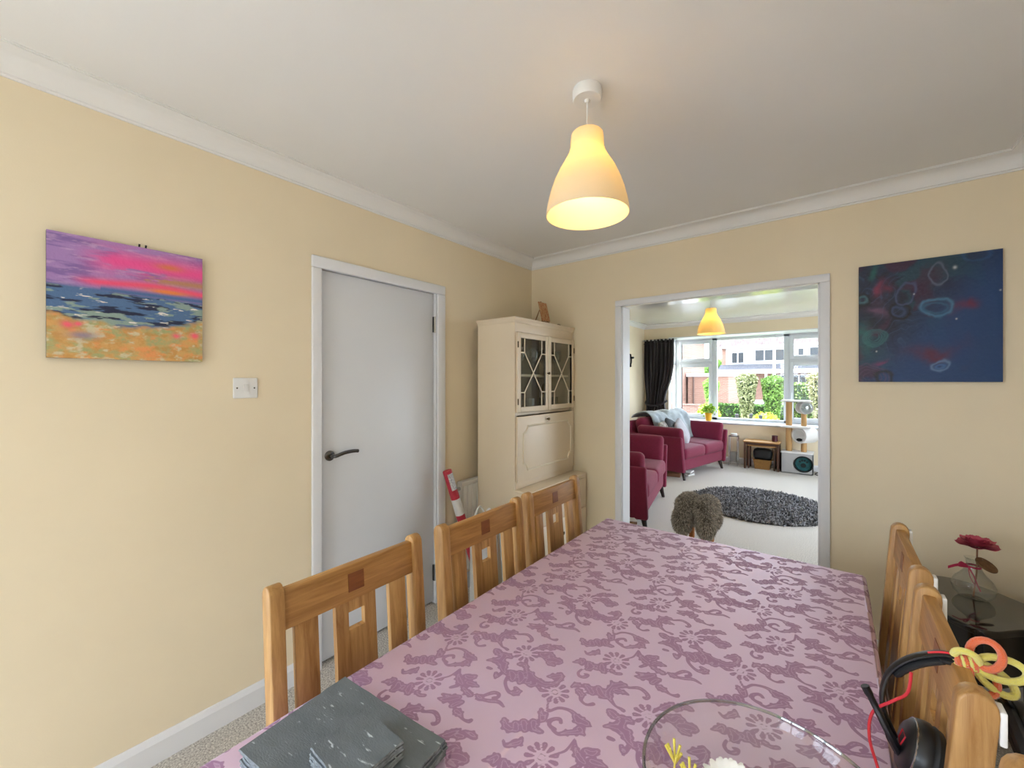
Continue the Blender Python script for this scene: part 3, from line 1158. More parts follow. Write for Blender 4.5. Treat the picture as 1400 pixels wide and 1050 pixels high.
def sea(U, W):
    s = fbm(U * 5, W * 22, 1)
    s2 = fbm(U * 9 + 4, W * 40, 5)
    C = np.zeros(U.shape + (3,)) + np.array(lin('#a983bd'))
    C = mixc(C, '#8566a6', sstep(.45, .7, s))
    C = mixc(C, '#c9a5cc', sstep(.55, .75, s2) * .7)
    pink = sstep(.42, .62, fbm(U * 3.2 + 1, W * 14, 8) + .22 * np.exp(-((U - .62) / .3) ** 2) + .05 - .5 * np.abs(W - .83))
    C = mixc(C, '#f0559a', pink * np.exp(-((W - .84) / .10) ** 2) * sstep(.12, .4, U))
    C = mixc(C, '#f4577e', np.exp(-((W - .655 + .015 * np.sin(U * 7)) / .035) ** 2) * sstep(.15, .35, U + .1 * s))
    C = mixc(C, '#c08a66', sstep(.5, .62, fbm(U * 4 + 9, W * 20, 12)) * np.exp(-((W - .73) / .035) ** 2) * sstep(.3, .5, U))
    C = mixc(C, '#f58a3c', np.exp(-((W - .63) / .022) ** 2 - ((U - .74) / .14) ** 2) * 1.3)
    C = mixc(C, '#e07a52', np.exp(-((W - .86) / .03) ** 2 - ((U - .75) / .1) ** 2))
    C = mixc(C, '#4d6ea0', np.exp(-((W - .585 + .02 * (U < .3)) / .028) ** 2))
    hz = .555 + .02 * (1 - U)
    seaM = sstep(hz + .012, hz - .012, W + (s2 - .5) * .02)
    C = mixc(C, '#51729c', seaM)
    wv = fbm(U * 6, W * 30 + 3, 20)
    C = mixc(C, '#1f2746', seaM * sstep(.50, .60, wv))
    C = mixc(C, '#8fa39a', seaM * sstep(.57, .65, fbm(U * 7 + 3, W * 34, 25)))
    C = mixc(C, '#ece4dc', seaM * sstep(.69, .76, fbm(U * 10 + 1, W * 46, 31)))
    sh = .37 - .10 * np.sin(U * PI) + (fbm(U * 6, W * 8, 40) - .5) * .10
    sand = sstep(sh + .03, sh - .03, W)
    C = mixc(C, '#a9ad78', sand)
    n1, n2, n3 = fbm(U * 11, W * 18, 50, 6), fbm(U * 14 + 5, W * 20, 60, 6), fbm(U * 18 + 8, W * 26, 70, 6)
    C = mixc(C, '#d9a765', sand * sstep(.30, .62, n1))
    C = mixc(C, '#f09a5e', sand * sstep(.46, .74, n2) * .8)
    C = mixc(C, '#c8924a', sand * sstep(.48, .74, n3) * .7)
    C = mixc(C, '#d7cfae', sand * sstep(.56, .76, fbm(U * 16, W * 26, 80)) * .8)
    for (cu, cw, r) in ((.11, .27, .035), (.94, .25, .035), (.80, .235, .03), (.17, .28, .025)):
        C = mixc(C, '#f4677c', np.exp(-((U - cu) / r) ** 2 - ((W - cw) / (r * .8)) ** 2 + (n2 - .5)) * 1.1)
    C = mixc(C, '#9b8a9a', sand * np.exp(-((U - .2) / .08) ** 2 - ((W - .19) / .03) ** 2))
    return C


def abstract(U, W):
    q1, q2 = fbm(U * 2.5, W * 2.5, 101), fbm(U * 2.5 + 7, W * 2.5 + 2, 107)
    X, Y = U + (q1 - .5) * .35, W + (q2 - .5) * .35
    C = np.zeros(U.shape + (3,)) + np.array(lin('#20304f'))
    X2, Y2 = U + (fbm(U * 6, W * 6, 141) - .5) * .09, W + (fbm(U * 6 + 5, W * 6, 147) - .5) * .09
    C = mixc(C, '#1a1f3c', sstep(.4, .65, fbm(X * 4, Y * 4, 111)))
    lines = np.abs(np.mod(fbm(X * 3 + 2, Y * 3, 151, 3) * 11, 1) - .5)
    C = mixc(C, '#44608a', sstep(.10, .0, lines) * .45 * sstep(.9, .2, U))
    C = mixc(C, '#0f1428', sstep(.38, .5, lines) * .6 * sstep(1.0, .3, U))
    C = mixc(C, '#204a5c', sstep(.52, .66, fbm(X * 5 + 3, Y * 5, 121)) * .8)
    C = mixc(C, '#1d4a86', sstep(.55, 1.0, U * .8 + (1 - W) * .75) * .8)
    C = mixc(C, '#4a2547', sstep(.54, .68, fbm(X * 4 + 8, Y * 4 + 8, 131)) * .8 * sstep(.95, .3, U))
    U0, W0 = U, W
    U, W = U + (fbm(U * 5 + 3, W * 5, 161) - .5) * .22, W + (fbm(U * 5, W * 5 + 4, 167) - .5) * .22
    C = mixc(C, '#5e2a4a', np.exp(-((U - .55) / .14) ** 2 - ((W - .24) / .05) ** 2))
    C = mixc(C, '#8e3558', np.exp(-((U - .19) / .06) ** 2 - ((W - .78 + (U - .19) * -.5) / .045) ** 2))
    C = mixc(C, '#6c2a4c', np.exp(-((U - .76) / .06) ** 2 - ((W - .60) / .045) ** 2))
    C = mixc(C, '#74506f', np.exp(-((U - .14) / .10) ** 2 - ((W - .63 + .1 * (U - .14)) / .035) ** 2))
    C = mixc(C, '#2b6a6c', np.exp(-((U - .03) / .07) ** 2 - ((W - .42) / .10) ** 2))
    C = mixc(C, '#236a6a', np.exp(-((U - .12) / .04) ** 2 - ((W - .95) / .06) ** 2))
    C = mixc(C, '#7a3c72', np.exp(-((U - .13) / .06) ** 2 - ((W - .20 - .3 * (U - .13)) / .025) ** 2))

    U, W = U0, W0

    def ring(cu, cw, ru, rw, w, c, k=1.0):
        nonlocal C
        r = np.hypot((X2 - cu) / ru, (Y2 - cw) / rw)
        C = mixc(C, c, k * np.exp(-((r - 1) / w) ** 2))
    ring(.32, .60, .085, .085, .16, '#0e1022')
    ring(.31, .60, .055, .05, .25, '#3d4c78', .8)
    ring(.58, .59, .10, .065, .16, '#4f86ac', .9)
    ring(.57, .585, .075, .04, .22, '#356a90', .8)
    ring(.37, .74, .075, .07, .14, '#54608e', .7)
    ring(.03, .71, .05, .055, .25, '#0c1220')
    ring(.03, .71, .03, .03, .4, '#50808c', .8)
    ring(.60, .125, .045, .045, .22, '#6c8cb8', .9)
    ring(.60, .12, .02, .02, .5, '#4a76b0', .9)
    for k in range(4):
        ring(.13, .36, .05 + .018 * k, .03 + .014 * k, .10, '#3d7f86', .6)
        ring(.10, .07, .05 + .03 * k, .03 + .02 * k, .07, '#6b4f72', .45)
    ring(.20, .06, .06, .05, .25, '#18242e', .9)
    ring(.58, .86, .05, .09, .12, '#6a7794', .8 * 1)
    ring(.86, .98, .09, .05, .15, '#2f5a8e', .7)
    for (a, b_, r) in ((.70, .90, .012), (.71, .495, .006), (.985, .69, .006), (.14, .26, .006), (.42, .72, .005)):
        C = mixc(C, '#d8dde4', np.exp(-((U - a) / r) ** 2 - ((W - b_) / r) ** 2))
    return C * .75


p1 = canvas('seascape_painting', 'unframed canvas of a pink sunset over a dark blue sea', 'x', -2.709, -2.298, 1.508, 1.919, .004, sea)
for dy in (-.006, .012):
    B().tube([(.004, -2.478 + dy, 1.918), (.012, -2.478 + dy, 1.932)], .003, 6).done('hanging_nail', MATS['rubber_black'], p1, True)
canvas('abstract_painting', 'dark blue abstract swirl canvas right of the opening', 'y', 2.110, 2.601, 1.428, 2.026, .004, abstract)

sw = thing('light_switch', 'white single rocker light switch plate left of the door', 'switch', (0, -2.14, 1.36))
B().box(0, .009, -2.187, -2.093, 1.358, 1.446, bev=.004, seg=3).done('plate', MATS['plastic_white'], sw, True, smooth=True)
B().prism([(-2.149, 1.387), (-2.131, 1.387), (-2.131, 1.417), (-2.149, 1.417)], .0085, .013, 'x', bev=.0012).done('rocker', MATS['plastic_white'], sw, True, smooth=True)
for y in (-2.173, -2.107):
    B().lathe([(0, .0088), (.003, .0088), (.003, .0096), (0, .0096)], 10, (0, y, 1.402), axis='x').done('screw', MATS['dark_chrome'], sw, True)

# ---------------------------------------------------------------- cream display cabinet
mat('cream_paint', '#ecdbc2', 0.42, var=0.015, vs=3)
mat('cream_moulding', '#f1e4cd', 0.4)
mat('cabinet_inside', '#8b7a66', 0.6)
mat('brass_dark', '#5a4a34', 0.35, metal=1.0)
CG = thin_glass('cabinet_glass', (0.86, 0.88, 0.86), .04, .35)
CP = MATS['cream_paint']
cab = thing('display_cabinet', 'tall cream painted bureau cabinet with glazed doors', 'cabinet', (.08, -.75, 0))
cx0, cx1, cy0, cy1, cz = .078, .40, -.748, -.004, 1.845
b = B().box(cx0, cx1, cy0, cy0 + .018, 0, cz - .03).box(cx0, cx1, cy1 - .018, cy1, 0, cz - .03).box(cx0, cx0 + .012, cy0 + .018, cy1 - .018, .02, cz - .03)
b.box(cx0, cx1 - .004, cy0 + .018, cy1 - .018, cz - .045, cz - .03).box(cx0, cx1 - .02, cy0 + .018, cy1 - .018, 1.205, 1.222)
b.done('carcass', CP, cab, True)
box('inside_back', (cx0 + .012, cx0 + .016, cy0 + .018, cy1 - .018, 1.222, cz - .045), MATS['cabinet_inside'], cab, True, bev=0)
# cornice: cove moulding round the top
pr = [(0, cz - .034), (.004, cz - .030), (.008, cz - .018), (.018, cz - .006), (.019, cz), (0, cz)]
v = []
for d, z in pr:
    v += [(cx0, cy0 - d, z), (cx1 + d, cy0 - d, z), (cx1 + d, cy1, z), (cx0, cy1, z)]
f = [(4 * i + k, 4 * i + k + 1, 4 * i + 5 + k, 4 * i + 4 + k) for i in range(5) for k in range(3)]
f += [(20, 21, 22, 23), (0, 3, 2, 1)] + [(4 * i + 3, 4 * i, 4 * i + 4, 4 * i + 7) for i in range(5)]
B().poly(v, f).done('cornice', CP, cab, True)
box('frieze', (cx1 - .02, cx1, cy0 + .018, cy1 - .018, 1.752, cz - .032), CP, cab, True, bev=.002)
box('shelf', (cx0 + .02, cx1 - .03, cy0 + .02, cy1 - .02, 1.463, 1.478), CP, cab, True, bev=.001)
# two glazed doors with gothic glazing bars
dz0, dz1 = 1.228, 1.748
for k, (a, c) in enumerate(((cy0 + .012, -.379), (-.373, cy1 - .010))):
    w = .034
    d = frame_y = B().box(cx1, cx1 + .016, a, a + w, dz0, dz1, bev=.002).box(cx1, cx1 + .016, c - w, c, dz0, dz1, bev=.002) \
        .box(cx1, cx1 + .016, a + w, c - w, dz1 - w, dz1, bev=.002).box(cx1, cx1 + .016, a + w, c - w, dz0, dz0 + w, bev=.002).done('glazed_door', CP, cab, True, smooth=True)
    B().box(cx1 + .005, cx1 + .008, a + w - .004, c - w + .004, dz0 + w - .004, dz1 - w + .004).done('pane', CG, d, True)
    iy0, iy1, iz0, iz1 = a + w, c - w, dz0 + w, dz1 - w
    e = .045
    g = B()

    def bar(p, q):
        g.tube([(cx1 + .012, p[0], p[1]), (cx1 + .012, q[0], q[1])], .0042, 6)
    hz = .095
    for yy, sg in ((iy0, 1), (iy1, -1)):
        yb = yy + sg * e
        bar((yb, iz1), (yb, iz1 - hz))
        bar((yb, iz0), (yb, iz0 + hz))
        bar((yy, iz1 - hz), (yb, iz1 - hz))
        bar((yy, iz0 + hz), (yb, iz0 + hz))
    bar((iy0 + e, iz1 - hz), (iy1 - e, iz0 + hz))
    bar((iy1 - e, iz1 - hz), (iy0 + e, iz0 + hz))
    g.done('glazing_bars', MATS['cream_moulding'], d, True)
    for z in (dz0 + .07, dz1 - .08):
        yy = a + .002 if k == 0 else c - .002
        B().lathe([(.004, -.02), (.004, .02)], 8, (cx1 + .017, yy, z)).done('hinge', MATS['brass_dark'], d, True)
    if k == 0:
        B().lathe([(.0, 0), (.004, 0), (.004, .010), (.009, .014), (.009, .020), (0, .023)], 12, (cx1 + .016, c - .012, 1.487), axis='x').done('knob', MATS['brass_dark'], d, True, smooth=True)
box('centre_strip', (cx1 + .014, cx1 + .022, -.382, -.370, dz0, dz1), MATS['cream_moulding'], cab, True, bev=.002)
# drop-front panel with moulding that scoops in at the corners
dp = box('drop_front', (cx1 - .004, cx1 + .014, cy0 + .014, cy1 - .012, .775, 1.200), CP, cab, True, bev=.003)
y0, y1, z0, z1, sc_ = cy0 + .075, cy1 - .062, .845, 1.135, .045
loop = []
for (yc, zc, a0) in ((y0, z0, 90), (y1, z0, 180), (y1, z1, 270), (y0, z1, 360)):
    loop += [(cx1 + .015, yc + sc_ * math.cos(math.radians(a0 - q)), zc + sc_ * math.sin(math.radians(a0 - q))) for q in (0, 18, 36, 54, 72, 90)]
B().tube(loop, .0075, 6, closed=True).done('moulding', MATS['cream_moulding'], dp, True, smooth=True)
B().lathe([(0, 0), (.005, 0), (.005, .008), (.010, .013), (.009, .02), (0, .022)], 12, (cx1 + .014, -.392, 1.165), axis='x').done('knob', MATS['brass_dark'], dp, True, smooth=True)
B().lathe([(0, 0), (.007, 0), (.006, .004), (0, .004)], 12, (cx1 + .014, -.366, 1.165), axis='x').done('lock', MATS['brass_dark'], dp, True, smooth=True)
# deeper lower chest
box('lower_rail', (cx1 - .02, cx1 + .002, cy0 + .018, cy1 - .018, .732, .79), CP, cab, True, bev=.001)
b = B().box(cx1, .515, cy0, cy1, 0, .715).done('chest', CP, cab, True)
box('ledge', (cx1 - .002, .522, cy0 - .003, cy1, .715, .732), CP, cab, True, bev=.005)
for (z0, z1) in ((.50, .70), (.28, .48), (.06, .26)):
    d = box('drawer', (.515, .527, cy0 + .02, cy1 - .02, z0, z1), CP, cab, True, bev=.003)
    B().lathe([(0, 0), (.006, 0), (.006, .010), (.012, .016), (0, .022)], 12, (.527, -.376, (z0 + z1) / 2), axis='x').done('knob', MATS['brass_dark'], d, True, smooth=True)

GL = thin_glass('glassware', (0.95, 0.96, 0.96), .12, .8)
WINE = [(0, 0), (.030, 0), (.030, .002), (.005, .006), (.0035, .012), (.0035, .075), (.012, .085), (.030, .105), (.036, .130), (.034, .165), (.031, .185),
        (.0295, .185), (.0325, .165), (.0342, .130), (.028, .107), (0, .090)]
TUMB = [(0, 0), (.030, 0), (.034, .09), (.032, .09), (.028, .006), (0, .006)]
BOT = [(0, 0), (.035, 0), (.036, .005), (.036, .15), (.030, .18), (.013, .205), (.012, .25), (.014, .252), (.014, .262), (0, .262)]
mat('bottle_green', '#39462f', 0.1)
mat('bottle_amber', '#8a6a30', 0.1)
rng = random.Random(4)
proto = {}


def lath(name, prof, m, loc, label, cat, group):
    key = (name, m.name)
    if key in proto:
        o = proto[key].copy()
        col.objects.link(o)
    else:
        o = B().lathe(prof, 20).done(name, m, None, smooth=True)
        proto[key] = o
    o.location = loc
    tag(o, label, cat, group)


ORD = ['first', 'second', 'third', 'fourth', 'fifth', 'sixth', 'seventh', 'eighth', 'ninth']
for k in range(9):
    y = -.69 + k * .078
    lath('wine_glass', WINE, GL, (.34 if k % 2 else .27, y, 1.478), 'clear stemmed wine glass on the upper cabinet shelf, %s from the left' % ORD[k], 'glass', 'wine glasses in the cabinet')
for k in range(4):
    lath('tumbler', TUMB, GL, (.345, -.66 + k * .155, 1.222), 'short clear tumbler on the bottom cabinet shelf, %s from the left' % ORD[k], 'glass', 'tumblers in the cabinet')
lath('bottle', BOT, MATS['bottle_green'], (.25, -.56, 1.222), 'dark green bottle behind the left cabinet door', 'bottle', None)
proto.pop(('bottle', 'bottle_green'))
lath('bottle', BOT, MATS['bottle_amber'], (.26, -.17, 1.222), 'amber bottle behind the right cabinet door', 'bottle', None)

# on top of the cabinet
mat('easel_wood', '#9a6a34', .6)
ez = thing('mini_easel', 'tiny wooden easel on top of the cream cabinet', 'easel', (.22, -.17, cz))
for s in (-1, 1):
    B().tube([(.26, -.17 + s * .05, cz + .005), (.215, -.17 + s * .008, cz + .185)], .0045, 6).done('leg', MATS['easel_wood'], ez, True)
B().tube([(.13, -.17, cz + .005), (.212, -.17, cz + .175)], .004, 6).done('rear_leg', MATS['easel_wood'], ez, True)
B().box(.243, .262, -.215, -.125, cz + .040, cz + .047).done('tray', MATS['easel_wood'], ez, True)
B().tube([(.214, -.17, cz + .18), (.209, -.17, cz + .208)], .006, 6).done('clamp', MATS['easel_wood'], ez, True)
mat('mini_canvas', '#b5602f', .6, c2='#d9b98a', vs=70)
M = Matrix.Translation((.240, -.17, cz + .125)) @ Matrix.Rotation(-.24, 4, 'Y')
o = B().box(-.004, .004, -.055, .055, -.075, .075).xf(M).done('mini_painting', MATS['mini_canvas'], None)
tag(o, 'small orange patterned canvas resting on the tiny easel', 'painting')
mat('driftwood', '#7d6644', .8)
o = B().tube(cat_spline([(.30, -.09, cz + .012), (.30, -.07, cz + .02), (.30, -.045, cz + .026), (.30, -.02, cz + .014)], 4), [.008, .01, .012, .013, .014, .014, .014, .013, .012, .011, .010, .009, .007], 8).done('ornament', MATS['driftwood'], None, smooth=True)
tag(o, 'small brown ornament lying on top of the cabinet', 'ornament')

# ---------------------------------------------------------------- radiator, wrapping rolls, bag
mat('radiator_white', '#e9e7e2', .35)
rd = thing('radiator', 'white panel radiator half behind the cream cabinet', 'radiator', (.04, -.60, .15))
ry0, ry1 = -.895, -.28
B().box(.028, .034, ry0, ry1, .15, .745, bev=.002).done('rear_panel', MATS['radiator_white'], rd, True)
b = B()
n = int((ry1 - ry0) / .045)
for k in range(n):
    y = ry0 + .008 + k * .045
    b.prism([(.062, y), (.072, y + .008), (.072, y + .030), (.062, y + .038)], .165, .73, 'z')
b.box(.056, .063, ry0, ry1, .15, .745, bev=.002)
b.done('front_panel', MATS['radiator_white'], rd, True)
b = B().box(.028, .074, ry0, ry1, .742, .760, bev=.003)
b.done('top_grille', MATS['radiator_white'], rd, True)
B().box(.026, .074, ry0 - .002, ry0 + .004, .16, .755, bev=.002).done('end_cap', MATS['radiator_white'], rd, True)
B().box(.0, .03, -.80, -.78, .25, .65).box(.0, .03, -.42, -.40, .25, .65).done('bracket', MATS['radiator_white'], rd, True)
B().lathe([(.012, -.02), (.012, .02)], 12, (.05, ry0 - .015, .715), axis='y').done('air_valve', MATS['chrome'], rd, True, smooth=True)


def roll(name, label, p, q, r, mats):
    t = thing(name, label, 'wrapping roll', q)
    p, q = Vector(p), Vector(q)
    ax = (p - q).normalized()
    segs = [(0, .18, 1), (.18, .655, 0), (.655, .78, 1), (.78, 1.0, 0)] if len(mats) > 1 else [(0, 1, 0)]
    for a, c, k in segs:
        B().tube([q.lerp(p, a), q.lerp(p, c)], r + (.0008 if k else 0), 20).done(('paper_tube', 'label_band')[k], MATS[mats[k]], t, True, smooth=True)
    if len(mats) > 1:
        e = ax.orthogonal().normalized()
        e = Vector((.8, -.6, 0)) - ax * ax.dot(Vector((.8, -.6, 0)))
        e.normalize()
        sd = ax.cross(e)
        c0 = q.lerp(p, .915)
        v, f = [], []
        for i in range(7):
            an = -.75 + 1.5 * i / 6 + .5
            d = e * math.cos(an) + sd * math.sin(an)
            v += [c0 - ax * .055 + d * (r + .0015), c0 + ax * .055 + d * (r + .0015)]
        for i in range(6):
            f.append((2 * i, 2 * i + 2, 2 * i + 3, 2 * i + 1))
        B().poly(v, f).done('price_sticker', MATS['sticker'], t, True, smooth=True)


mat('wrap_red', '#c9384a', .45, c2='#b42a3d', vs=30)
mat('wrap_white', '#e6e4e2', .5, var=.05, vs=40)
mat('sticker', '#e4e2e2', .5, c2='#9a9aa0', vs=120)
mat('wrap_grey', '#d7d6d4', .5, c2='#9fb0bc', vs=30)
roll('wrapping_roll', 'red and white wrapping paper roll leaning by the door', (.075, -1.032, .862), (.20, -.82, .03), .029, ['wrap_red', 'wrap_white'])
roll('wrapping_roll', 'pale patterned wrapping paper roll standing behind the middle chair', (.395, -.86, .52), (.41, -.83, .03), .026, ['wrap_grey'])
mat('bag_paper', '#dcdad6', .7, c2='#b9b6b4', vs=12)
bg = thing('carrier_bag', 'pale carrier bag with a white loop handle by the radiator', 'bag', (.30, -.93, 0))
v = [(.255, -1.01, 0), (.345, -1.01, 0), (.345, -.85, 0), (.255, -.85, 0), (.26, -1.015, .50), (.34, -1.015, .50), (.34, -.845, .50), (.26, -.845, .50)]
B().poly(v, [(0, 3, 2, 1), (0, 1, 5, 4), (1, 2, 6, 5), (2, 3, 7, 6), (3, 0, 4, 7)]).done('bag_body', MATS['bag_paper'], bg, True)
for x in (.262, .338):
    B().tube(cat_spline([(x, -.985, .47), (x, -.982, .57), (x, -.93, .645), (x, -.878, .57), (x, -.875, .47)], 6), .006, 8).done('handle', MATS['plastic_white'], bg, True, smooth=True)

# ---------------------------------------------------------------- slate mats and coasters
mat('slate', '#5f676d', .5, c2='#6f777d', vs=14, bump=.25, bs=160, stretch=(1, 2.5, 1))
def flecks(name):
    m = MATS[name]
    N, L = m.node_tree.nodes, m.node_tree.links
    p = N['Principled BSDF']
    src = p.inputs['Base Color'].links[0].from_socket
    tc = N.new('ShaderNodeTexCoord')
    mp = N.new('ShaderNodeMapping')
    mp.inputs['Scale'].default_value = (18, 75, 40)
    mp.inputs['Rotation'].default_value = (0, 0, .35)
    L.new(tc.outputs['Object'], mp.inputs[0])
    nz = N.new('ShaderNodeTexNoise')
    nz.inputs['Scale'].default_value = 1.6
    nz.inputs['Detail'].default_value = 5
    L.new(mp.outputs[0], nz.inputs['Vector'])
    r = N.new('ShaderNodeMapRange')
    r.inputs['From Min'].default_value = .655
    r.inputs['From Max'].default_value = .72
    L.new(nz.outputs['Fac'], r.inputs['Value'])
    x = N.new('ShaderNodeMix')
    x.data_type = 'RGBA'
    x.inputs[7].default_value = (*lin('#c3ccd2'), 1)
    L.new(r.outputs[0], x.inputs[0])
    L.new(src, x.inputs[6])
    L.new(x.outputs[2], p.inputs['Base Color'])


flecks('slate')
mat('slate_edge', '#8b939a', .7, c2='#565b60', vs=120, bump=.2, bs=200)
zz = TZ + .0085


def slate(name, w, d, h, seed):
    """riven slate tile: ragged edges, dark faces, paler broken sides"""
    rs = random.Random(seed)
    out = []
    for (ax, ay, bx, by, n) in ((-w, -d, w, -d, 14), (w, -d, w, d, 10), (w, d, -w, d, 14), (-w, d, -w, -d, 10)):
        for i in range(n):
            t = i / n
            out.append((ax + (bx - ax) * t + rs.uniform(-.0012, .0012), ay + (by - ay) * t + rs.uniform(-.0012, .0012)))
    n = len(out)
    ins = lambda x, y, d: (x - d * (1 if x > 0 else -1) * (abs(x) > w * .97), y - d * (1 if y > 0 else -1) * (abs(y) > d_ * .96))
    d_ = d
    v = [(*ins(x, y, .0022), 0) for x, y in out] + [(x, y, h * .5) for x, y in out] + [(*ins(x, y, .0012), h) for x, y in out]
    f = [tuple(range(n))[::-1], tuple(range(2 * n, 3 * n))]
    for k in range(2):
        for i in range(n):
            f.append((k * n + i, k * n + (i + 1) % n, (k + 1) * n + (i + 1) % n, (k + 1) * n + i))
    me = bpy.data.meshes.new(name)
    me.from_pydata(v, [], f)
    me.materials.append(MATS['slate'])
    me.materials.append(MATS['slate_edge'])
    for i, p in enumerate(me.polygons):
        p.material_index = 0 if i < 2 else 1
    me.update()
    return link(me, name, None)


ANG = math.atan2(.03, .29)
cx, cy = 1.3235, -2.4275
words = ['lowest', 'second from below', 'third from below', 'fourth from below', 'topmost']
for k in range(5):
    o = slate('slate_placemat', .146, .104, .0062, k)
    o.location = (cx + rng.uniform(-.002, .002), cy + rng.uniform(-.002, .002), zz + k * .0064)
    o.rotation_euler = (0, 0, ANG + rng.uniform(-.008, .008))
    tag(o, 'rectangular grey slate placemat, %s of its stack' % words[k], 'placemat', 'slate placemats')
z2 = zz + 5 * .0064
for k in range(5):
    o = slate('slate_coaster', .056, .053, .0060, 20 + k)
    o.location = (1.372 + rng.uniform(-.0015, .0015), -2.434 + rng.uniform(-.0015, .0015), z2 + k * .0062)
    o.rotation_euler = (0, 0, rng.uniform(-.02, .02))
    tag(o, 'square grey slate coaster, %s of its stack' % words[k], 'coaster', 'slate coasters')

# ---------------------------------------------------------------- glass bowl with silk flowers
BG = thin_glass('bowl_glass', (0.965, 0.97, 0.97), .045, .75)
bo = B().lathe([(0, 0), (.055, 0), (.075, .006), (.120, .030), (.150, .060), (.1655, .0835), (.1675, .0845), (.1675, .0815), (.1530, .0590), (.1225, .0275), (.075, .003 + .006), (0, .005)][:12], 64).done('glass_bowl', BG, None, smooth=True, ang=80)
bo.location = (1.925, -2.125, TZ + .0085)
tag(bo, 'wide clear glass bowl at the bottom edge of the table', 'bowl')
RG = thin_glass('rim_glass', (0.62, 0.68, 0.68), .25, .9)
B().tube([(.1668 * math.cos(a), .1668 * math.sin(a), .0835) for a in np.linspace(0, 2 * PI, 97)[:-1]], .0027, 8, closed=True).done('rim', RG, bo, smooth=True)
mat('petal_white', '#fbfaf8', .6)
mat('petal_yellow', '#e8d860', .6)
mat('petal_purple', '#9a4a86', .6)
mat('flower_eye', '#e8d9a0', .7)


def daisy(label, loc, tilt, R, n=18, two=True):
    t = thing('silk_daisy', label, 'flower', loc)
    t.rotation_euler = tilt
    for layer in range(2 if two else 1):
        for k in range(n):
            a = 2 * PI * (k + .5 * layer) / n
            r = R * (1 - .18 * layer)
            v, f = [], []
            for i, (q, w) in enumerate(((.16, .25), (.5, 1.0), (.85, .95), (1.0, .3))):
                wid = w * PI * R / n * .72
                z = .010 * math.sin(q * 2.6) + layer * .007 + .012 * q * q
                for s in (-1, 1):
                    x, y = q * r, s * wid
                    v.append((x * math.cos(a) - y * math.sin(a), x * math.sin(a) + y * math.cos(a), z + .001))
            f = [(2 * i, 2 * i + 2, 2 * i + 3, 2 * i + 1) for i in range(3)]
            pyd('petal', v, f, MATS['petal_white'], t, smooth=True)
    B().sphere((0, 0, .010), R * .22, 14, 8, (1, 1, .5)).done('flower_eye', MATS['flower_eye'], t, smooth=True)


daisy('large white silk daisy in the glass bowl', (1.882, -2.118, TZ + .050), (.15, -.1, 0), .046)
daisy('smaller white silk daisy in the glass bowl', (1.975, -2.12, TZ + .060), (-.3, .2, .4), .036, 14)
for k, (x, y, h) in enumerate(((1.800, -2.140, .070), (1.826, -2.150, .055))):
    t = thing('silk_twig', ('tall', 'short')[k] + ' yellow silk blossom twig in the glass bowl', 'flower', (x, y, TZ + .03))
    B().tube([(0, 0, -.004), (.002, .004, h * .6)], .0016, 6).done('stem', MATS['petal_yellow'], t)
    for j in range(7):
        a = j * .9
        B().tube([(.002, .004, h * .55), (.012 * math.cos(a), .004 + .012 * math.sin(a), h * .55 + .022 + .004 * (j % 3))], [.0015, .0022], 6).done('bud', MATS['petal_yellow'], t)
t = thing('silk_purple_flower', 'purple silk flower lying in the glass bowl', 'flower', (1.835, -2.175, TZ + .030))
for k in range(8):
    a = 2 * PI * k / 8
    M = Matrix.Rotation(a, 4, 'Z') @ Matrix.Translation((.022, 0, .006)) @ Matrix.Rotation(-.4, 4, 'Y')
    B().sphere((0, 0, 0), .016, 10, 6, (1, .7, .15)).xf(M).done('petal', MATS['petal_purple'], t, smooth=True)

# ---------------------------------------------------------------- headset hung over the chair
mat('headset_black', '#121214', .38)
mat('headset_soft', '#1b1b1d', .6)
mat('cable_red', '#cf2f3c', .4)
mat('silver_line', '#b8babd', .25, metal=1)
HY = -1.80
hs = thing('headset', 'black gaming headset with red cable over the chair back', 'headset', (2.15, HY, .80))
arc = cat_spline([(2.088, HY - .02, .80), (2.072, HY - .01, .845), (2.080, HY, .895), (2.108, HY, .936), (2.150, HY, .962), (2.185, HY + .005, .955), (2.215, HY + .01, .925), (2.236, HY + .012, .885)], 7)
B().tube(arc, .0105, 10, flat=.42, up=(1, 0, .2)).done('headband', MATS['headset_black'], hs, True, smooth=True)
pad = [p + Vector((.004 * (1 if p.x < 2.15 else -1), 0, -.010)) for p in arc[16:38]]
B().tube(pad, [.006] + [.0105] * (len(pad) - 2) + [.006], 10, flat=.6, up=(1, 0, .2)).done('headband_pad', MATS['headset_soft'], hs, True, smooth=True)
inl = [p + Vector((0, -.004, .0035)) for p in arc[25:31]]
B().tube(inl, .0028, 6).done('red_inlay', MATS['cable_red'], hs, True, smooth=True)
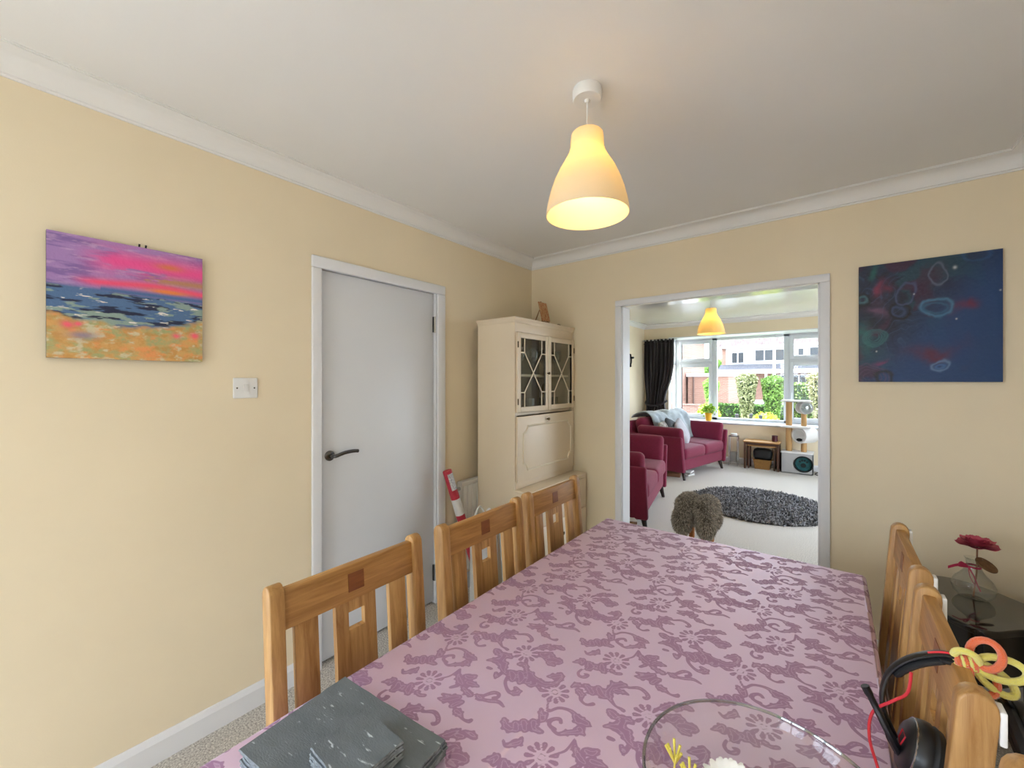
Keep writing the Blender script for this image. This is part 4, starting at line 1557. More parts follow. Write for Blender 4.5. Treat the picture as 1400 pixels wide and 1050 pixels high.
for s, (px, py, pz) in ((-1, (2.116, HY - .032, .796)), (1, (2.250, HY + .01, .862))):
    cp = B()
    M = Matrix.Translation((px, py, pz)) @ Matrix.Rotation(-.25 * s, 4, 'Y')
    cp.lathe([(0, -.022), (.036, -.022), (.048, -.013), (.052, 0), (.052, .006), (0, .006)], 32, axis='x').xf(M if s < 0 else M @ Matrix.Rotation(PI, 4, 'Z'))
    cpo = cp.done('ear_cup', MATS['headset_black'], hs, True, smooth=True)
    q = B()
    ring = [(.010 + .003, .039 * math.cos(2 * PI * k / 24), .039 * math.sin(2 * PI * k / 24)) for k in range(24)]
    q.tube(ring, .012, 8, closed=True).xf(M if s < 0 else M @ Matrix.Rotation(PI, 4, 'Z')).done('ear_cushion', MATS['headset_soft'], cpo, True, smooth=True)
    q = B()
    ring = [(-.013, .047 * math.cos(2 * PI * k / 28), .047 * math.sin(2 * PI * k / 28)) for k in range(28)]
    q.tube(ring, .0014, 6, closed=True).xf(M if s < 0 else M @ Matrix.Rotation(PI, 4, 'Z')).done('silver_ring', MATS['silver_line'], cpo, True, smooth=True)
    if s < 0:
        tri = [(-.0225, -.012, .020), (-.0225, .014, .016), (-.0225, .016, -.002), (-.0225, -.002, -.006)]
        B().tube(tri, .0014, 6, closed=True).xf(M).done('red_trim', MATS['cable_red'], cpo, True)
B().tube(cat_spline([(2.092, HY - .036, .785), (2.078, HY - .04, .815), (2.060, HY - .03, .850), (2.047, HY - .028, .876)], 6), [.0075] * 6 + [.006] * 5 + [.0055] * 4 + [.0068] * 4, 8).done('microphone_boom', MATS['headset_black'], hs, True, smooth=True)
B().tube(cat_spline([(2.110, HY - .01, .918), (2.104, HY - .02, .885), (2.085, HY - .03, .868), (2.058, HY - .03, .835), (2.052, HY - .05, .80), (2.062, HY - .09, .775), (2.072, HY - .16, .762), (2.074, HY - .3, .762)], 7), .0024, 7).done('cable', MATS['cable_red'], hs, True, smooth=True)
B().tube(cat_spline([(2.238, HY + .012, .885), (2.262, HY + .0, .862), (2.30, HY - .02, .80), (2.31, HY - .05, .60), (2.33, HY - .1, .3), (2.40, HY - .15, .006), (2.52, HY - .1, .006)], 7), .0024, 7).done('cable_tail', MATS['cable_red'], hs, True, smooth=True)

mat('chenille_orange', '#ff6a14', .9, bump=1, bs=900, sheen=.6)
mat('chenille_yellow', '#fff06a', .9, bump=1, bs=900, sheen=.6)
pf = thing('chenille_flower', 'orange and yellow pipe-cleaner flower on the headset band', 'decoration', (2.20, HY, .955))
C0 = Vector((2.188, HY - .004, .962))


def loopp(dx, dz, L, w, m, dy=0.0):
    d = Vector((dx, dy, dz)).normalized()
    s = Vector((-d.z, .5, d.x)).normalized()
    pts = [C0 + d * (L * .5 * (1 - math.cos(a))) + s * (w * math.sin(a)) for a in np.linspace(0, 2 * PI, 22)[:-1]]
    B().tube(pts, .0055, 8, closed=True).done('loop', MATS[m], pf, True, smooth=True)


loopp(.55, .9, .044, .018, 'chenille_orange', .25)
loopp(1, .10, .056, .016, 'chenille_yellow', .1)
loopp(.9, -.75, .056, .014, 'chenille_yellow', .15)
loopp(.35, -1, .044, .017, 'chenille_orange', -.15)
loopp(-.6, .35, .028, .015, 'chenille_yellow', -.1)
tw = [Vector((2.163 + .026 * t, HY + .010 * math.cos(t * 18), .956 + .010 * math.sin(t * 18) + .004 * t)) for t in np.linspace(0, 1, 30)]
B().tube(tw, .005, 8).done('wrapped_stem', MATS['chenille_orange'], pf, True, smooth=True)
tw = [Vector((2.166 + .026 * t, HY + .010 * math.cos(t * 18 + 3), .956 + .010 * math.sin(t * 18 + 3) + .004 * t)) for t in np.linspace(0, 1, 30)]
B().tube(tw, .005, 8).done('wrapped_stem', MATS['chenille_yellow'], pf, True, smooth=True)

# ---------------------------------------------------------------- black lacquer side table, vase and wooden rose
mat('black_lacquer', '#0b0a0a', .09, coat=.6)
SZ = .52
st = thing('side_table', 'glossy black side table with a wavy front edge', 'side table', (2.45, -.3, 0))
front = [(2.245, -.41), (2.29, -.46), (2.36, -.525), (2.41, -.57), (2.47, -.565), (2.55, -.49), (2.62, -.46), (2.675, -.43)]
back = [(2.675, -.24), (2.62, -.195), (2.55, -.12), (2.46, -.065), (2.38, -.075), (2.31, -.12), (2.26, -.13), (2.245, -.17)]
outl = [(p.x, p.y) for p in cat_spline([(x, y, 0) for x, y in front], 6)] + [(p.x, p.y) for p in cat_spline([(x, y, 0) for x, y in back], 6)]
B().prism(outl, SZ - .028, SZ, 'z', bev=.009, seg=4).done('top', MATS['black_lacquer'], st, True, smooth=True, ang=35)
ctr = Vector((2.46, -.30))
inn = [tuple(ctr + (Vector(p) - ctr) * .93) for p in outl]
B().prism(inn, SZ - .215, SZ - .026, 'z').done('apron', MATS['black_lacquer'], st, True, smooth=True)
for (x, y) in ((2.31, -.41), (2.63, -.41), (2.31, -.20), (2.62, -.27)):
    B().lathe([(.018, 0), (.022, .01), (.016, .04), (.020, .2), (.024, SZ - .2)], 12, (x, y, 0)).done('leg', MATS['black_lacquer'], st, True, smooth=True)

VG = thin_glass('vase_glass', (0.97, 0.98, 0.98), .05, .7)
vx, vy = 2.468, -.262
va = B().lathe([(0, 0), (.034, 0), (.048, .006), (.060, .022), (.066, .042), (.065, .058), (.056, .078), (.040, .098), (.027, .118), (.0215, .138), (.024, .160), (.028, .168),
                (.0265, .168), (.0222, .159), (.0195, .138), (.025, .117), (.038, .097), (.054, .077), (.063, .058), (.064, .042), (.058, .023), (.046, .008), (0, .005)], 36).done('glass_vase', VG, None, smooth=True, ang=80)
va.location = (vx, vy, SZ)
tag(va, 'clear round bellied glass bud vase on the black side table', 'vase')
mat('rose_red', '#d25a70', .6, c2='#b03a52', vs=30)
mat('rose_wood', '#9a6a4a', .7)
ro = thing('wooden_rose', 'dark red wooden rose standing in the glass vase', 'flower', (vx, vy, SZ + .006))
B().tube([(.0, .0, .0), (.010, .004, .10), (.012, .006, .212)], .0028, 8).done('stem', MATS['rose_wood'], ro, smooth=True)
for layer, (n, R, tilt, z) in enumerate(((7, .060, 1.30, .207), (7, .052, 1.02, .210), (6, .043, .75, .211), (5, .034, .45, .212), (4, .024, .18, .214))):
    for k in range(n):
        a = 2 * PI * (k + .4 * layer) / n
        v, f = [], []
        for i in range(5):
            for j in range(5):
                q, s = i / 4, (j - 2) / 2
                w = R * .62 * math.sin(.35 + 2.3 * q) ** .6
                rad = R * q * math.sin(tilt) + R * .10
                zz_ = R * q * math.cos(tilt) + .12 * R * s * s - (.12 * R * q * q if layer == 0 else 0)
                y = s * w
                v.append((rad * math.cos(a) - y * math.sin(a) + .012, rad * math.sin(a) + y * math.cos(a) + .006, z + zz_))
        f = [(i * 5 + j, i * 5 + j + 1, i * 5 + j + 6, i * 5 + j + 5) for i in range(4) for j in range(4)]
        pyd('petal', v, f, MATS['rose_red'], ro, smooth=True)
mat('cork_tag', '#8a6642', .8, c2='#6f4e30', vs=60)
M = Matrix.Translation((vx + .034, vy - .012, SZ + .150)) @ Matrix.Rotation(.5, 4, 'Y') @ Matrix.Rotation(.35, 4, 'X')
o = B().lathe([(0, -.003), (.035, -.003), (.036, 0), (.035, .003), (0, .003)], 24).xf(M).done('wooden_tag', MATS['cork_tag'], None, smooth=True)
tag(o, 'round brown wooden tag tied at the vase neck', 'tag')
mat('ribbon', '#c02f55', .45)
rb = thing('ribbon_bow', 'crimson ribbon bow tied round the vase neck', 'ribbon', (vx, vy, SZ + .13))


def strip(name, pts, w, parent):
    pts = cat_spline(pts, 6)
    v = []
    for p in pts:
        v += [p + Vector((0, 0, -w)), p + Vector((0, 0, w))]
    f = [(2 * i, 2 * i + 2, 2 * i + 3, 2 * i + 1) for i in range(len(pts) - 1)]
    pyd(name, v, f, MATS['ribbon'], parent, True, True)


ring = [Vector((vx + .0235 * math.cos(a), vy + .0235 * math.sin(a), SZ + .132)) for a in np.linspace(0, 2 * PI, 20)]
strip('neck_band', ring, .004, rb)
K = Vector((vx - .018, vy - .018, SZ + .132))
strip('bow_tail', [K, K + Vector((-.03, -.012, .004)), K + Vector((-.062, -.02, -.012))], .006, rb)
strip('bow_loop', [K, K + Vector((-.022, -.012, .016)), K + Vector((-.03, -.012, .002)), K], .005, rb)
B().tube(cat_spline([K, K + Vector((.014, -.008, -.03)), K + Vector((.022, -.020, -.062)), K + Vector((.03, -.028, -.085))], 5), .006, 6, flat=.2).done('bow_tail', MATS['ribbon'], rb, True, smooth=True)
B().tube(cat_spline([K, K + Vector((.004, -.010, -.04)), K + Vector((.018, -.022, -.07))], 5), .006, 6, flat=.2).done('bow_tail', MATS['ribbon'], rb, True, smooth=True)
# ---------------------------------------------------------------- living room: sofas
mat('sofa_fabric', '#761236', .85, var=.10, vs=60, bump=.25, bs=500, sheen=.12)
mat('sofa_leg', '#2a1712', .4)
mat('throw_grey', '#8f989d', .9, c2='#aab2b6', vs=14, bump=.4, bs=120, sheen=.3)
mat('cushion_dark', '#4c4f52', .9, bump=.3, bs=300)
mat('cushion_light', '#b9b6bb', .9, c2='#a7a4ac', vs=12, bump=.3, bs=300)
mat('cushion_pattern', '#5c5550', .9, c2='#c3bcb2', vs=22)
SF = MATS['sofa_fabric']


def make_sofa():
    s = thing('sofa', 'x', 'sofa')
    rbox('base', .40, .66, .085, .03, SF, s, n=6, loc=(0, 0, .215))
    for k in (-1, 1):
        o = [(.64, .115), (.715, .115), (.80, .60), (.795, .625), (.775, .635), (.735, .62), (.70, .45)]
        o = [(k * a, z) for a, z in o]
        B().prism(o, -.43, .43, 'x', bev=.018, seg=3).done('arm', SF, s, smooth=True, ang=50)
        c = rbox('arm_cushion', .36, .17, .065, .055, SF, s, crown=.012, pinch=.25, n=7, fold=.002, seed=k + 3, loc=(.04, k * .655, .585), rot=(k * (PI / 2 - .22), 0, 0))
    o = [(-.30, .12), (-.43, .12), (-.54, .77), (-.52, .80), (-.47, .80), (-.42, .70)]
    B().prism(o, -.72, .72, 'y', bev=.02, seg=3).done('back', SF, s, smooth=True, ang=50)
    for k in (-1, 1):
        rbox('seat_cushion', .395, .325, .085, .05, SF, s, crown=.025, n=7, loc=(.035, k * .328, .375))
        rbox('back_cushion', .27, .32, .105, .09, SF, s, crown=.03, pinch=.2, n=7, fold=.003, seed=k, loc=(-.275, k * .325, .60), rot=(0, -1.92, 0))
    for x in (-.36, .37):
        for k in (-1, 1):
            B().tube([(x, k * .61, .135), (x + (.03 if x > 0 else -.03), k * .635, 0)], [.030, .018], 10).done('leg', MATS['sofa_leg'], s, smooth=True)
    return s


s1 = make_sofa()
s2 = copy_tree(s1)
s1.location = (.065, 4.02, 0)
s1.rotation_euler = (0, 0, -math.radians(11.3))
tag(s1, 'burgundy two-seat sofa by the window with a pale throw', 'sofa', 'burgundy sofas')
s2.location = (.085, 1.60, 0)
s2.rotation_euler = (0, 0, math.radians(10.6))
tag(s2, 'burgundy sofa just inside the opening, cut off by its left jamb', 'sofa', 'burgundy sofas')

M1 = Matrix.Translation(s1.location) @ Matrix.Rotation(-math.radians(11.3), 4, 'Z')
# throw over the back cushions of the far sofa
n, m = 26, 40
prof = cat_spline([(a[0], a[1], 0) for a in [(-.045, .48), (-.085, .60), (-.135, .74), (-.18, .86), (-.265, .925), (-.39, .925), (-.50, .885), (-.545, .835)]], 4)
v, f = [], []
for i, p in enumerate(prof):
    for j in range(m):
        y = -.50 + 1.14 * j / (m - 1)
        w = .010 * math.sin(y * 17 + i * .25) + .008 * math.sin(y * 31 + 2)
        dip = -.03 * math.exp(-(y / .05) ** 2) if 4 < i < 20 else 0
        v.append(M1 @ Vector((p.x - .012 + w * (1 if i < 14 else -1), y + .02 * math.sin(i * .4), p.y + dip + .008 * math.sin(y * 13) * (5 < i < 22))))
f = [(i * m + j, i * m + j + 1, (i + 1) * m + j + 1, (i + 1) * m + j) for i in range(len(prof) - 1) for j in range(m - 1)]
o = pyd('throw_blanket', v, f, MATS['throw_grey'], None, smooth=True)
sm = o.modifiers.new('thick', 'SOLIDIFY')
sm.thickness = .012
sm.offset = 1
tag(o, 'pale grey throw blanket draped over the sofa back', 'blanket')


def scatter(label, loc, rot, m, s=.2, seed=0):
    o = rbox('scatter_cushion', s, s, .062, .05, MATS[m], None, crown=.015, pinch=.72, n=8, fold=.003, seed=seed)
    o.matrix_world = M1 @ Matrix.Translation(loc) @ rot
    tag(o, label, 'cushion', 'scatter cushions on the sofa')


R3 = lambda a, ax: Matrix.Rotation(a, 4, ax)
scatter('patterned beige and brown cushion on the far sofa', (.0, -.44, .64), R3(.25, 'Z') @ R3(-1.9, 'Y'), 'cushion_pattern', .17, 1)
scatter('dark grey cushion between two paler ones on the sofa', (.02, -.25, .66), R3(.2, 'Z') @ R3(-1.95, 'Y') @ R3(.3, 'Z'), 'cushion_dark', .18, 2)
scatter('silvery lilac cushion leaning in the middle of the far sofa', (.11, -.12, .64), R3(.25, 'Z') @ R3(-2.0, 'Y') @ R3(-.25, 'Z'), 'cushion_light', .19, 3)

mat('paper_white', '#e4e2de', .7)
mat('book_grey', '#9a9690', .7)
mat('book_brown', '#7c5236', .7)
mat('box_wood', '#8a6238', .6)
o = B().box(-.14, .14, -.10, .10, 0, .05, bev=.003).done('book_stack', MATS['book_brown'], None, smooth=True)
o.location = tuple(M1 @ Vector((.10, -.47, 0)))
o.rotation_euler = (0, 0, .2)
o.name = 'storage_box'
tag(o, 'flat brown box pushed under the near end of the far sofa', 'box')
for k in range(3):
    o = B().box(-.11, .11, -.08, .08, 0, .022, bev=.002).done('book', MATS['paper_white' if k != 1 else 'book_grey'], None, smooth=True)
    p = M1 @ Vector((.21, -.24, 0))
    o.location = (p.x, p.y, .0225 * k)
    o.rotation_euler = (0, 0, -.3 + .15 * k)
    tag(o, ('white book lying lowest', 'grey book lying in the middle', 'white book lying on top')[k] + ' of the pile under the sofa', 'book', 'books under the sofa')

# box with papers between the near sofa and the wall
cr = thing('wooden_crate', 'small wooden box of papers beside the near sofa', 'crate', (.50, .76, 0))
for d in ((.38, .60, .70, .71, 0, .165), (.38, .60, .81, .82, 0, .165), (.38, .39, .71, .81, 0, .165), (.59, .60, .71, .81, 0, .165), (.39, .59, .71, .81, 0, .01)):
    box('board', d, MATS['box_wood'], cr, True, bev=.001)
for k in range(2):
    o = B().box(-.09, .09, -.05, .05, 0, .004).done('leaflet', MATS['paper_white'], None)
    o.location = (.47 + .055 * k, .755, .182 - .014 * k)
    o.rotation_euler = (0, .16 - .1 * k, .2 + .5 * k)
    tag(o, ('upper', 'lower')[k] + ' white leaflet on the wooden box by the near sofa', 'paper', 'leaflets')

# ---------------------------------------------------------------- shaggy rug and sheep stool
attr_mat('tuft', rough=.9, sheen=.3, spec=.1)
rug = thing('shaggy_rug', 'round dark grey shaggy rug on the pale carpet', 'rug', (1.33, 2.63, 0))
mat('rug_back', '#2b2626', .9)
B().lathe([(0, .001), (.69, .001), (.70, .006), (.69, .014), (0, .014)], 64).done('backing', MATS['rug_back'], rug, smooth=True)
rs = np.random.RandomState(5)
N_ = 14000
rr = .70 * np.sqrt(rs.rand(N_))
aa = rs.rand(N_) * 2 * PI
P = np.stack([rr * np.cos(aa), rr * np.sin(aa), np.full(N_, .010)], 1)
V, F, C = blades(P, np.tile([0, 0, 1.0], (N_, 1)), .050, .0062, 6, 1.0, .35, ('#39383b', '#b0afb3'), .6)
pyd('pile', V, F, MATS['tuft'], rug, colors=C, kind='stuff')

mat('hoof_wood', '#a8672e', .5)
mat('fur_base', '#5e554b', .95)
stl = thing('sheep_stool', 'fluffy grey-brown animal stool with wooden legs, seen from behind', 'stool', (1.068, 1.02, 0))


def fur_surface():
    """sum of blobs: rounded back and two haunches split by a cleft"""
    blobs = []
    for s in (-1, 1):
        blobs.append(((s * .096, -.125, .222), (.074, .078, .118)))
        blobs.append(((s * .089, .13, .225), (.076, .075, .115)))
        blobs.append(((s * .072, 0, .335), (.098, .19, .095)))
    return blobs


B_ = fur_surface()
Pp, Nn = [], []
b = B()
for i, (c, s) in enumerate(B_):
    b.sphere(c, 1.0, 20, 14, s)
b.done('body', MATS['fur_base'], stl, smooth=True, ang=180)
rs = np.random.RandomState(8)
for (c, s) in B_:
    n = 3600
    d = rs.normal(0, 1, (n, 3))
    d /= np.linalg.norm(d, axis=1)[:, None]
    p = np.array(c) + d * np.array(s)
    nn = d / np.array(s)
    nn /= np.linalg.norm(nn, axis=1)[:, None]
    keep = np.ones(n, bool)
    for (c2, s2) in B_:
        if c2 is c:
            continue
        keep &= (((p - np.array(c2)) / np.array(s2)) ** 2).sum(1) > .93
    Pp.append(p[keep])
    Nn.append(nn[keep])
V, F, C = blades(np.concatenate(Pp), np.concatenate(Nn) + np.array([0, 0, -.5]), .021, .0020, 9, .5, .35, ('#7d7367', '#c9bcab'), .45)
pyd('fur', V, F, MATS['tuft'], stl, colors=C, kind='stuff')
for x in (-.082, .082):
    for y in (-.12, .13):
        B().lathe([(.022, 0), (.025, .01), (.026, .14), (.02, .16)], 14, (x, y, 0)).done('leg', MATS['hoof_wood'], stl, smooth=True)

# ---------------------------------------------------------------- curtain
mat('curtain_cloth', '#2b2426', .9, var=.15, vs=5, sheen=.2)
cu = thing('curtain', 'long dark brown curtain gathered left of the bay window', 'curtain', (-.62, 5.08, .03))
n, m = 46, 90
v = []
for i in range(n):
    z = .03 + (2.235 - .03) * i / (n - 1)
    tie = math.exp(-((z - 1.02) / .42) ** 2)
    x0, x1 = -.895 + .03 * tie, -.335 - .16 * tie - .03 * (z < .9)
    for j in range(m):
        t = j / (m - 1)
        amp = .034 * (1 - .35 * tie) * (.75 if z > 2.16 else 1)
        v.append((x0 + (x1 - x0) * t + .006 * math.sin(t * 40 + z * 3), 5.075 + amp * math.sin(t * 2 * PI * 8 + .35 * math.sin(z * 2.3)) + .012 * math.sin(t * 37 + z), z))
f = [(i * m + j, i * m + j + 1, (i + 1) * m + j + 1, (i + 1) * m + j) for i in range(n - 1) for j in range(m - 1)]
c_ = pyd('drape', v, f, MATS['curtain_cloth'], cu, True, True)
sm = c_.modifiers.new('thick', 'SOLIDIFY')
sm.thickness = .004
B().box(-.90, -.33, 5.035, 5.05, 2.15, 2.16).done('heading_tape', MATS['curtain_cloth'], cu, True)
B().tube(cat_spline([(-.875, 5.15, 1.05), (-.86, 5.04, .99), (-.70, 5.005, .955), (-.54, 5.02, 1.0), (-.47, 5.1, 1.06)], 6), .012, 8, flat=2.0).done('tie_back', MATS['curtain_cloth'], cu, True, smooth=True)
B().tube([(-.93, 5.09, 2.222), (-.28, 5.09, 2.222)], .010, 8).done('curtain_track', MATS['upvc'], cu, True)
B().box(-.93, -.92, 5.08, 5.199, 2.215, 2.23).box(-.3, -.29, 5.08, 5.199, 2.215, 2.23).done('bracket', MATS['upvc'], cu, True)

# small dark wall ornament
mat('iron_black', '#1c1a1a', .5)
wo = thing('wall_ornament', 'small black wrought wall ornament on the living room side wall', 'ornament', (LX, 4.45, 1.70))
B().box(LX, LX + .008, 4.42, 4.47, 1.72, 1.90, bev=.003).done('back_plate', MATS['iron_black'], wo, True)
for s in (-1, 1):
    q = [(LX + .012, 4.445 + s * (.012 + .06 * math.sin(t * 3.0) * (1 - t * .5)), 1.72 + .21 * t) for t in np.linspace(0, 1, 14)]
    B().tube(q, .010, 6).done('scroll', MATS['iron_black'], wo, True, smooth=True)
B().lathe([(0, 0), (.03, .005), (.034, .03), (.025, .04), (0, .04)], 14, (LX + .05, 4.445, 1.84)).done('cup', MATS['iron_black'], wo, True, smooth=True)
B().sphere((LX + .015, 4.445, 1.71), .02, 10, 8).done('finial', MATS['iron_black'], wo, True, smooth=True)

# ---------------------------------------------------------------- nest table, bag, basket, mug
wood('table_oak', '#c99a58', '#ab7a3c', 'x')
mat('table_dark', '#4a2c1c', .4)
nt = thing('nest_table', 'dark legged wooden side table under the bay window', 'table', (1.10, 4.94, 0))
nx0, nx1, ny0, ny1, nz = .86, 1.345, 4.80, 5.10, .455
box('top', (nx0 - .01, nx1 + .01, ny0 - .01, ny1 + .01, nz - .02, nz), MATS['table_oak'], nt, True, bev=.004)
for x in (nx0, nx1 - .028):
    for y in (ny0, ny1 - .028):
        box('leg', (x, x + .028, y, y + .028, 0, nz - .02), MATS['table_dark'], nt, True, bev=.003)
B().box(nx0 + .028, nx1 - .028, ny0 + .004, ny0 + .02, nz - .06, nz - .02).box(nx0 + .028, nx1 - .028, ny1 - .02, ny1 - .004, nz - .06, nz - .02) \
    .box(nx0 + .004, nx0 + .02, ny0 + .028, ny1 - .028, nz - .06, nz - .02).box(nx1 - .02, nx1 - .004, ny0 + .028, ny1 - .028, nz - .06, nz - .02).done('apron', MATS['table_dark'], nt, True)
nt2 = thing('nest_table', 'smaller dark table nested inside the wooden side table', 'table', (1.10, 4.95, 0))
B().box(nx0 + .045, nx1 - .045, ny0 + .03, ny1 - .03, nz - .085, nz - .068, bev=.003).done('top', MATS['table_oak'], nt2, True, smooth=True)
for x in (nx0 + .05, nx1 - .074):
    for y in (ny0 + .035, ny1 - .06):
        box('leg', (x, x + .022, y, y + .022, 0, nz - .085), MATS['table_dark'], nt2, True, bev=.002)
mat('wicker', '#9a6f34', .8, c2='#7a5426', vs=80, bump=.8, bs=150)
bk = thing('storage_basket', 'tapered tan basket on the floor under the side table', 'basket', (1.11, 4.95, 0))
v = [(1.005, 4.88, 0), (1.205, 4.88, 0), (1.205, 5.02, 0), (1.005, 5.02, 0), (.985, 4.865, .15), (1.235, 4.865, .15), (1.235, 5.03, .15), (.985, 5.03, .15)]
B().poly(v, [(0, 3, 2, 1), (0, 1, 5, 4), (1, 2, 6, 5), (2, 3, 7, 6), (3, 0, 4, 7)]).done('basket_body', MATS['wicker'], bk, True)
B().tube([v[4], v[5], v[6], v[7]], .006, 6, closed=True).done('rim', MATS['wicker'], bk, True)
mat('bag_black', '#0d0d0f', .45)
o = rbox('black_bag', .135, .07, .085, .05, MATS['bag_black'], None, crown=.012, n=6, fold=.004, seed=2)
o.location = (1.11, 4.95, .236)
tag(o, 'crumpled black bag sitting in the tan basket', 'bag')
mat('mug_maroon', '#4a1420', .35)
o = B().lathe([(0, 0), (.036, 0), (.040, .004), (.040, .085), (.043, .088), (.043, .096), (.036, .096), (.036, .088), (.036, .006), (0, .006)], 24).done('candle_jar', MATS['mug_maroon'], None, smooth=True)
o.location = (1.275, 4.97, nz)
tag(o, 'dark maroon candle jar on the wooden side table', 'candle')

# slim chrome stand beside the sofa
cs = thing('magazine_stand', 'slim chrome stand beside the far sofa arm', 'stand', (.69, 4.98, 0))
for x in (.615, .745):
    for y in (4.93, 5.05):
        B().tube([(x, y, 0), (x, y, .50)], .007, 8).done('leg', MATS['chrome'], cs, True, smooth=True)
B().box(.608, .752, 4.923, 5.057, .49, .50, bev=.002).done('top', MATS['rubber_black'], cs, True)
B().box(.612, .748, 4.927, 5.053, .06, .066).done('lower_shelf', MATS['chrome'], cs, True)
o = B().lathe([(0, 0), (.045, 0), (.05, .01), (.05, .035), (.045, .04), (0, .04)], 20).done('small_dish', MATS['plastic_white'], None, smooth=True)
o.location = (.685, 4.985, .50)
tag(o, 'small white dish on the chrome stand', 'dish')
o = B().box(-.05, .05, -.045, .045, 0, .16, bev=.004).done('magazine_pile', MATS['book_grey'], None, smooth=True)
o.location = (.68, 4.99, .066)
o.name = 'magazine'
tag(o, 'grey magazines standing on the low shelf of the chrome stand', 'magazine')

# ---------------------------------------------------------------- cat tree
mat('sisal', '#c49a66', .9, bump=1.0, bs=120, stretch=(1, 1, 8))
mat('plush_white', '#dcd9d6', .95, bump=.3, bs=400, sheen=.4)
mat('plush_grey', '#a9a6a4', .95, bump=.4, bs=300, sheen=.4)
mat('teal_pad', '#1f5a5c', .85, c2='#123a3d', vs=14)
mat('hole_dark', '#17201f', .9)
ct = thing('cat_tree', 'cat tree with sisal posts, tunnel and round pods by the window', 'cat tree', (1.55, 5.0, 0))
y0, y1 = 4.84, 5.14
hb = B()
# base box with a round hole in its front
xa, xb, zt = 1.365, 1.735, .315
hx, hz_, hr = 1.655, .155, .115
ring = [(hx + hr * math.cos(a), hz_ + hr * math.sin(a)) for a in np.linspace(0, 2 * PI, 33)[:-1]]
vv = [(xa, 0), (xb + .03, 0), (xb + .03, zt), (xa, zt)]
hb.box(xa, xa + .012, y0, y1, 0, zt).box(xb + .03, xb + .042, y0, y1, 0, zt).box(xa, xb + .042, y1 - .012, y1, 0, zt).box(xa, xb + .042, y0, y1, 0, .012)
fv, ff = [], []
N0 = len(ring)
outer = []
for (x, z) in ring:
    dx, dz = x - hx, z - hz_
    k = 1e9
    if dx > 0: k = min(k, (xb + .042 - hx) / dx)
    if dx < 0: k = min(k, (xa - hx) / dx)
    if dz > 0: k = min(k, (zt - hz_) / dz)
    if dz < 0: k = min(k, (0 - hz_) / dz)
    outer.append((hx + dx * k, hz_ + dz * k))
fv = [(x, y0, z) for x, z in ring] + [(x, y0, z) for x, z in outer] + [(xa, y0, 0), (xb + .042, y0, 0), (xb + .042, y0, zt), (xa, y0, zt)]
for i in range(N0):
    ff.append((i, (i + 1) % N0, N0 + (i + 1) % N0, N0 + i))
for ci, (X_, Z_) in enumerate(((xa, 0), (xb + .042, 0), (xb + .042, zt), (xa, zt))):
    for i in range(N0):
        a_, c_ = outer[i], outer[(i + 1) % N0]
        on = lambda p, q: abs(p - q) < 1e-6
        if (on(a_[0], X_) and on(c_[1], Z_)) or (on(a_[1], Z_) and on(c_[0], X_)):
            ff.append((N0 + i, N0 + (i + 1) % N0, 2 * N0 + ci))
hb.poly(fv, ff)
hb.done('base_box', MATS['plush_grey'], ct, True)
box('base_top', (xa - .004, xb + .046, y0 - .004, y1 + .002, zt - .004, zt + .012), MATS['plush_white'], ct, True, bev=.004)
B().tube([(hx + hr * math.cos(a), y0 - .002, hz_ + hr * math.sin(a)) for a in np.linspace(0, 2 * PI, 33)[:-1]], .010, 8, closed=True).done('hole_rim', MATS['hole_dark'], ct, True, smooth=True)
pdp = B().lathe([(0, .022), (.10, .022), (.108, .030), (.10, .045), (0, .045)], 32, (hx, y0, hz_), axis='y').done('round_pad', MATS['teal_pad'], ct, True, smooth=True)
for (dx, dz, r) in ((0, -.02, .035), (-.045, .035, .015), (-.016, .055, .015), (.016, .055, .015), (.045, .035, .015)):
    B().lathe([(0, .016), (r, .018), (r, .024), (0, .024)], 14, (hx + dx, y0, hz_ + dz), axis='y').done('paw_print', MATS['hole_dark'], pdp, True, smooth=True)


def post(x, y, z0, z1, r=.042):
    B().lathe([(r, z0), (r, z1)], 24, (x, y, 0)).done('sisal_post', MATS['sisal'], ct, True, smooth=True)


post(1.462, 4.99, zt + .01, .705)
post(1.462, 4.99, .728, 1.108)
post(1.655, 4.99, zt + .01, .475, .038)
post(1.655, 4.99, .728, .95, .036)
box('platform', (1.37, 1.745, 4.84, 5.13, .703, .730), MATS['plush_white'], ct, True, bev=.008)
box('platform', (1.36, 1.745, 4.84, 5.13, 1.107, 1.133), MATS['plush_white'], ct, True, bev=.008)
# tunnel barrel on the right post, opening towards the room
tn = B()
M = Matrix.Translation((1.670, 4.99, .588)) @ Matrix.Rotation(-.62, 4, 'Z')
tn.lathe([(.118, -.13), (.122, -.13), (.122, .13), (.118, .13), (.100, .13), (.100, -.13)], 40, axis='y', closed=True).xf(M).done('tunnel', MATS['plush_white'], ct, True, smooth=True)
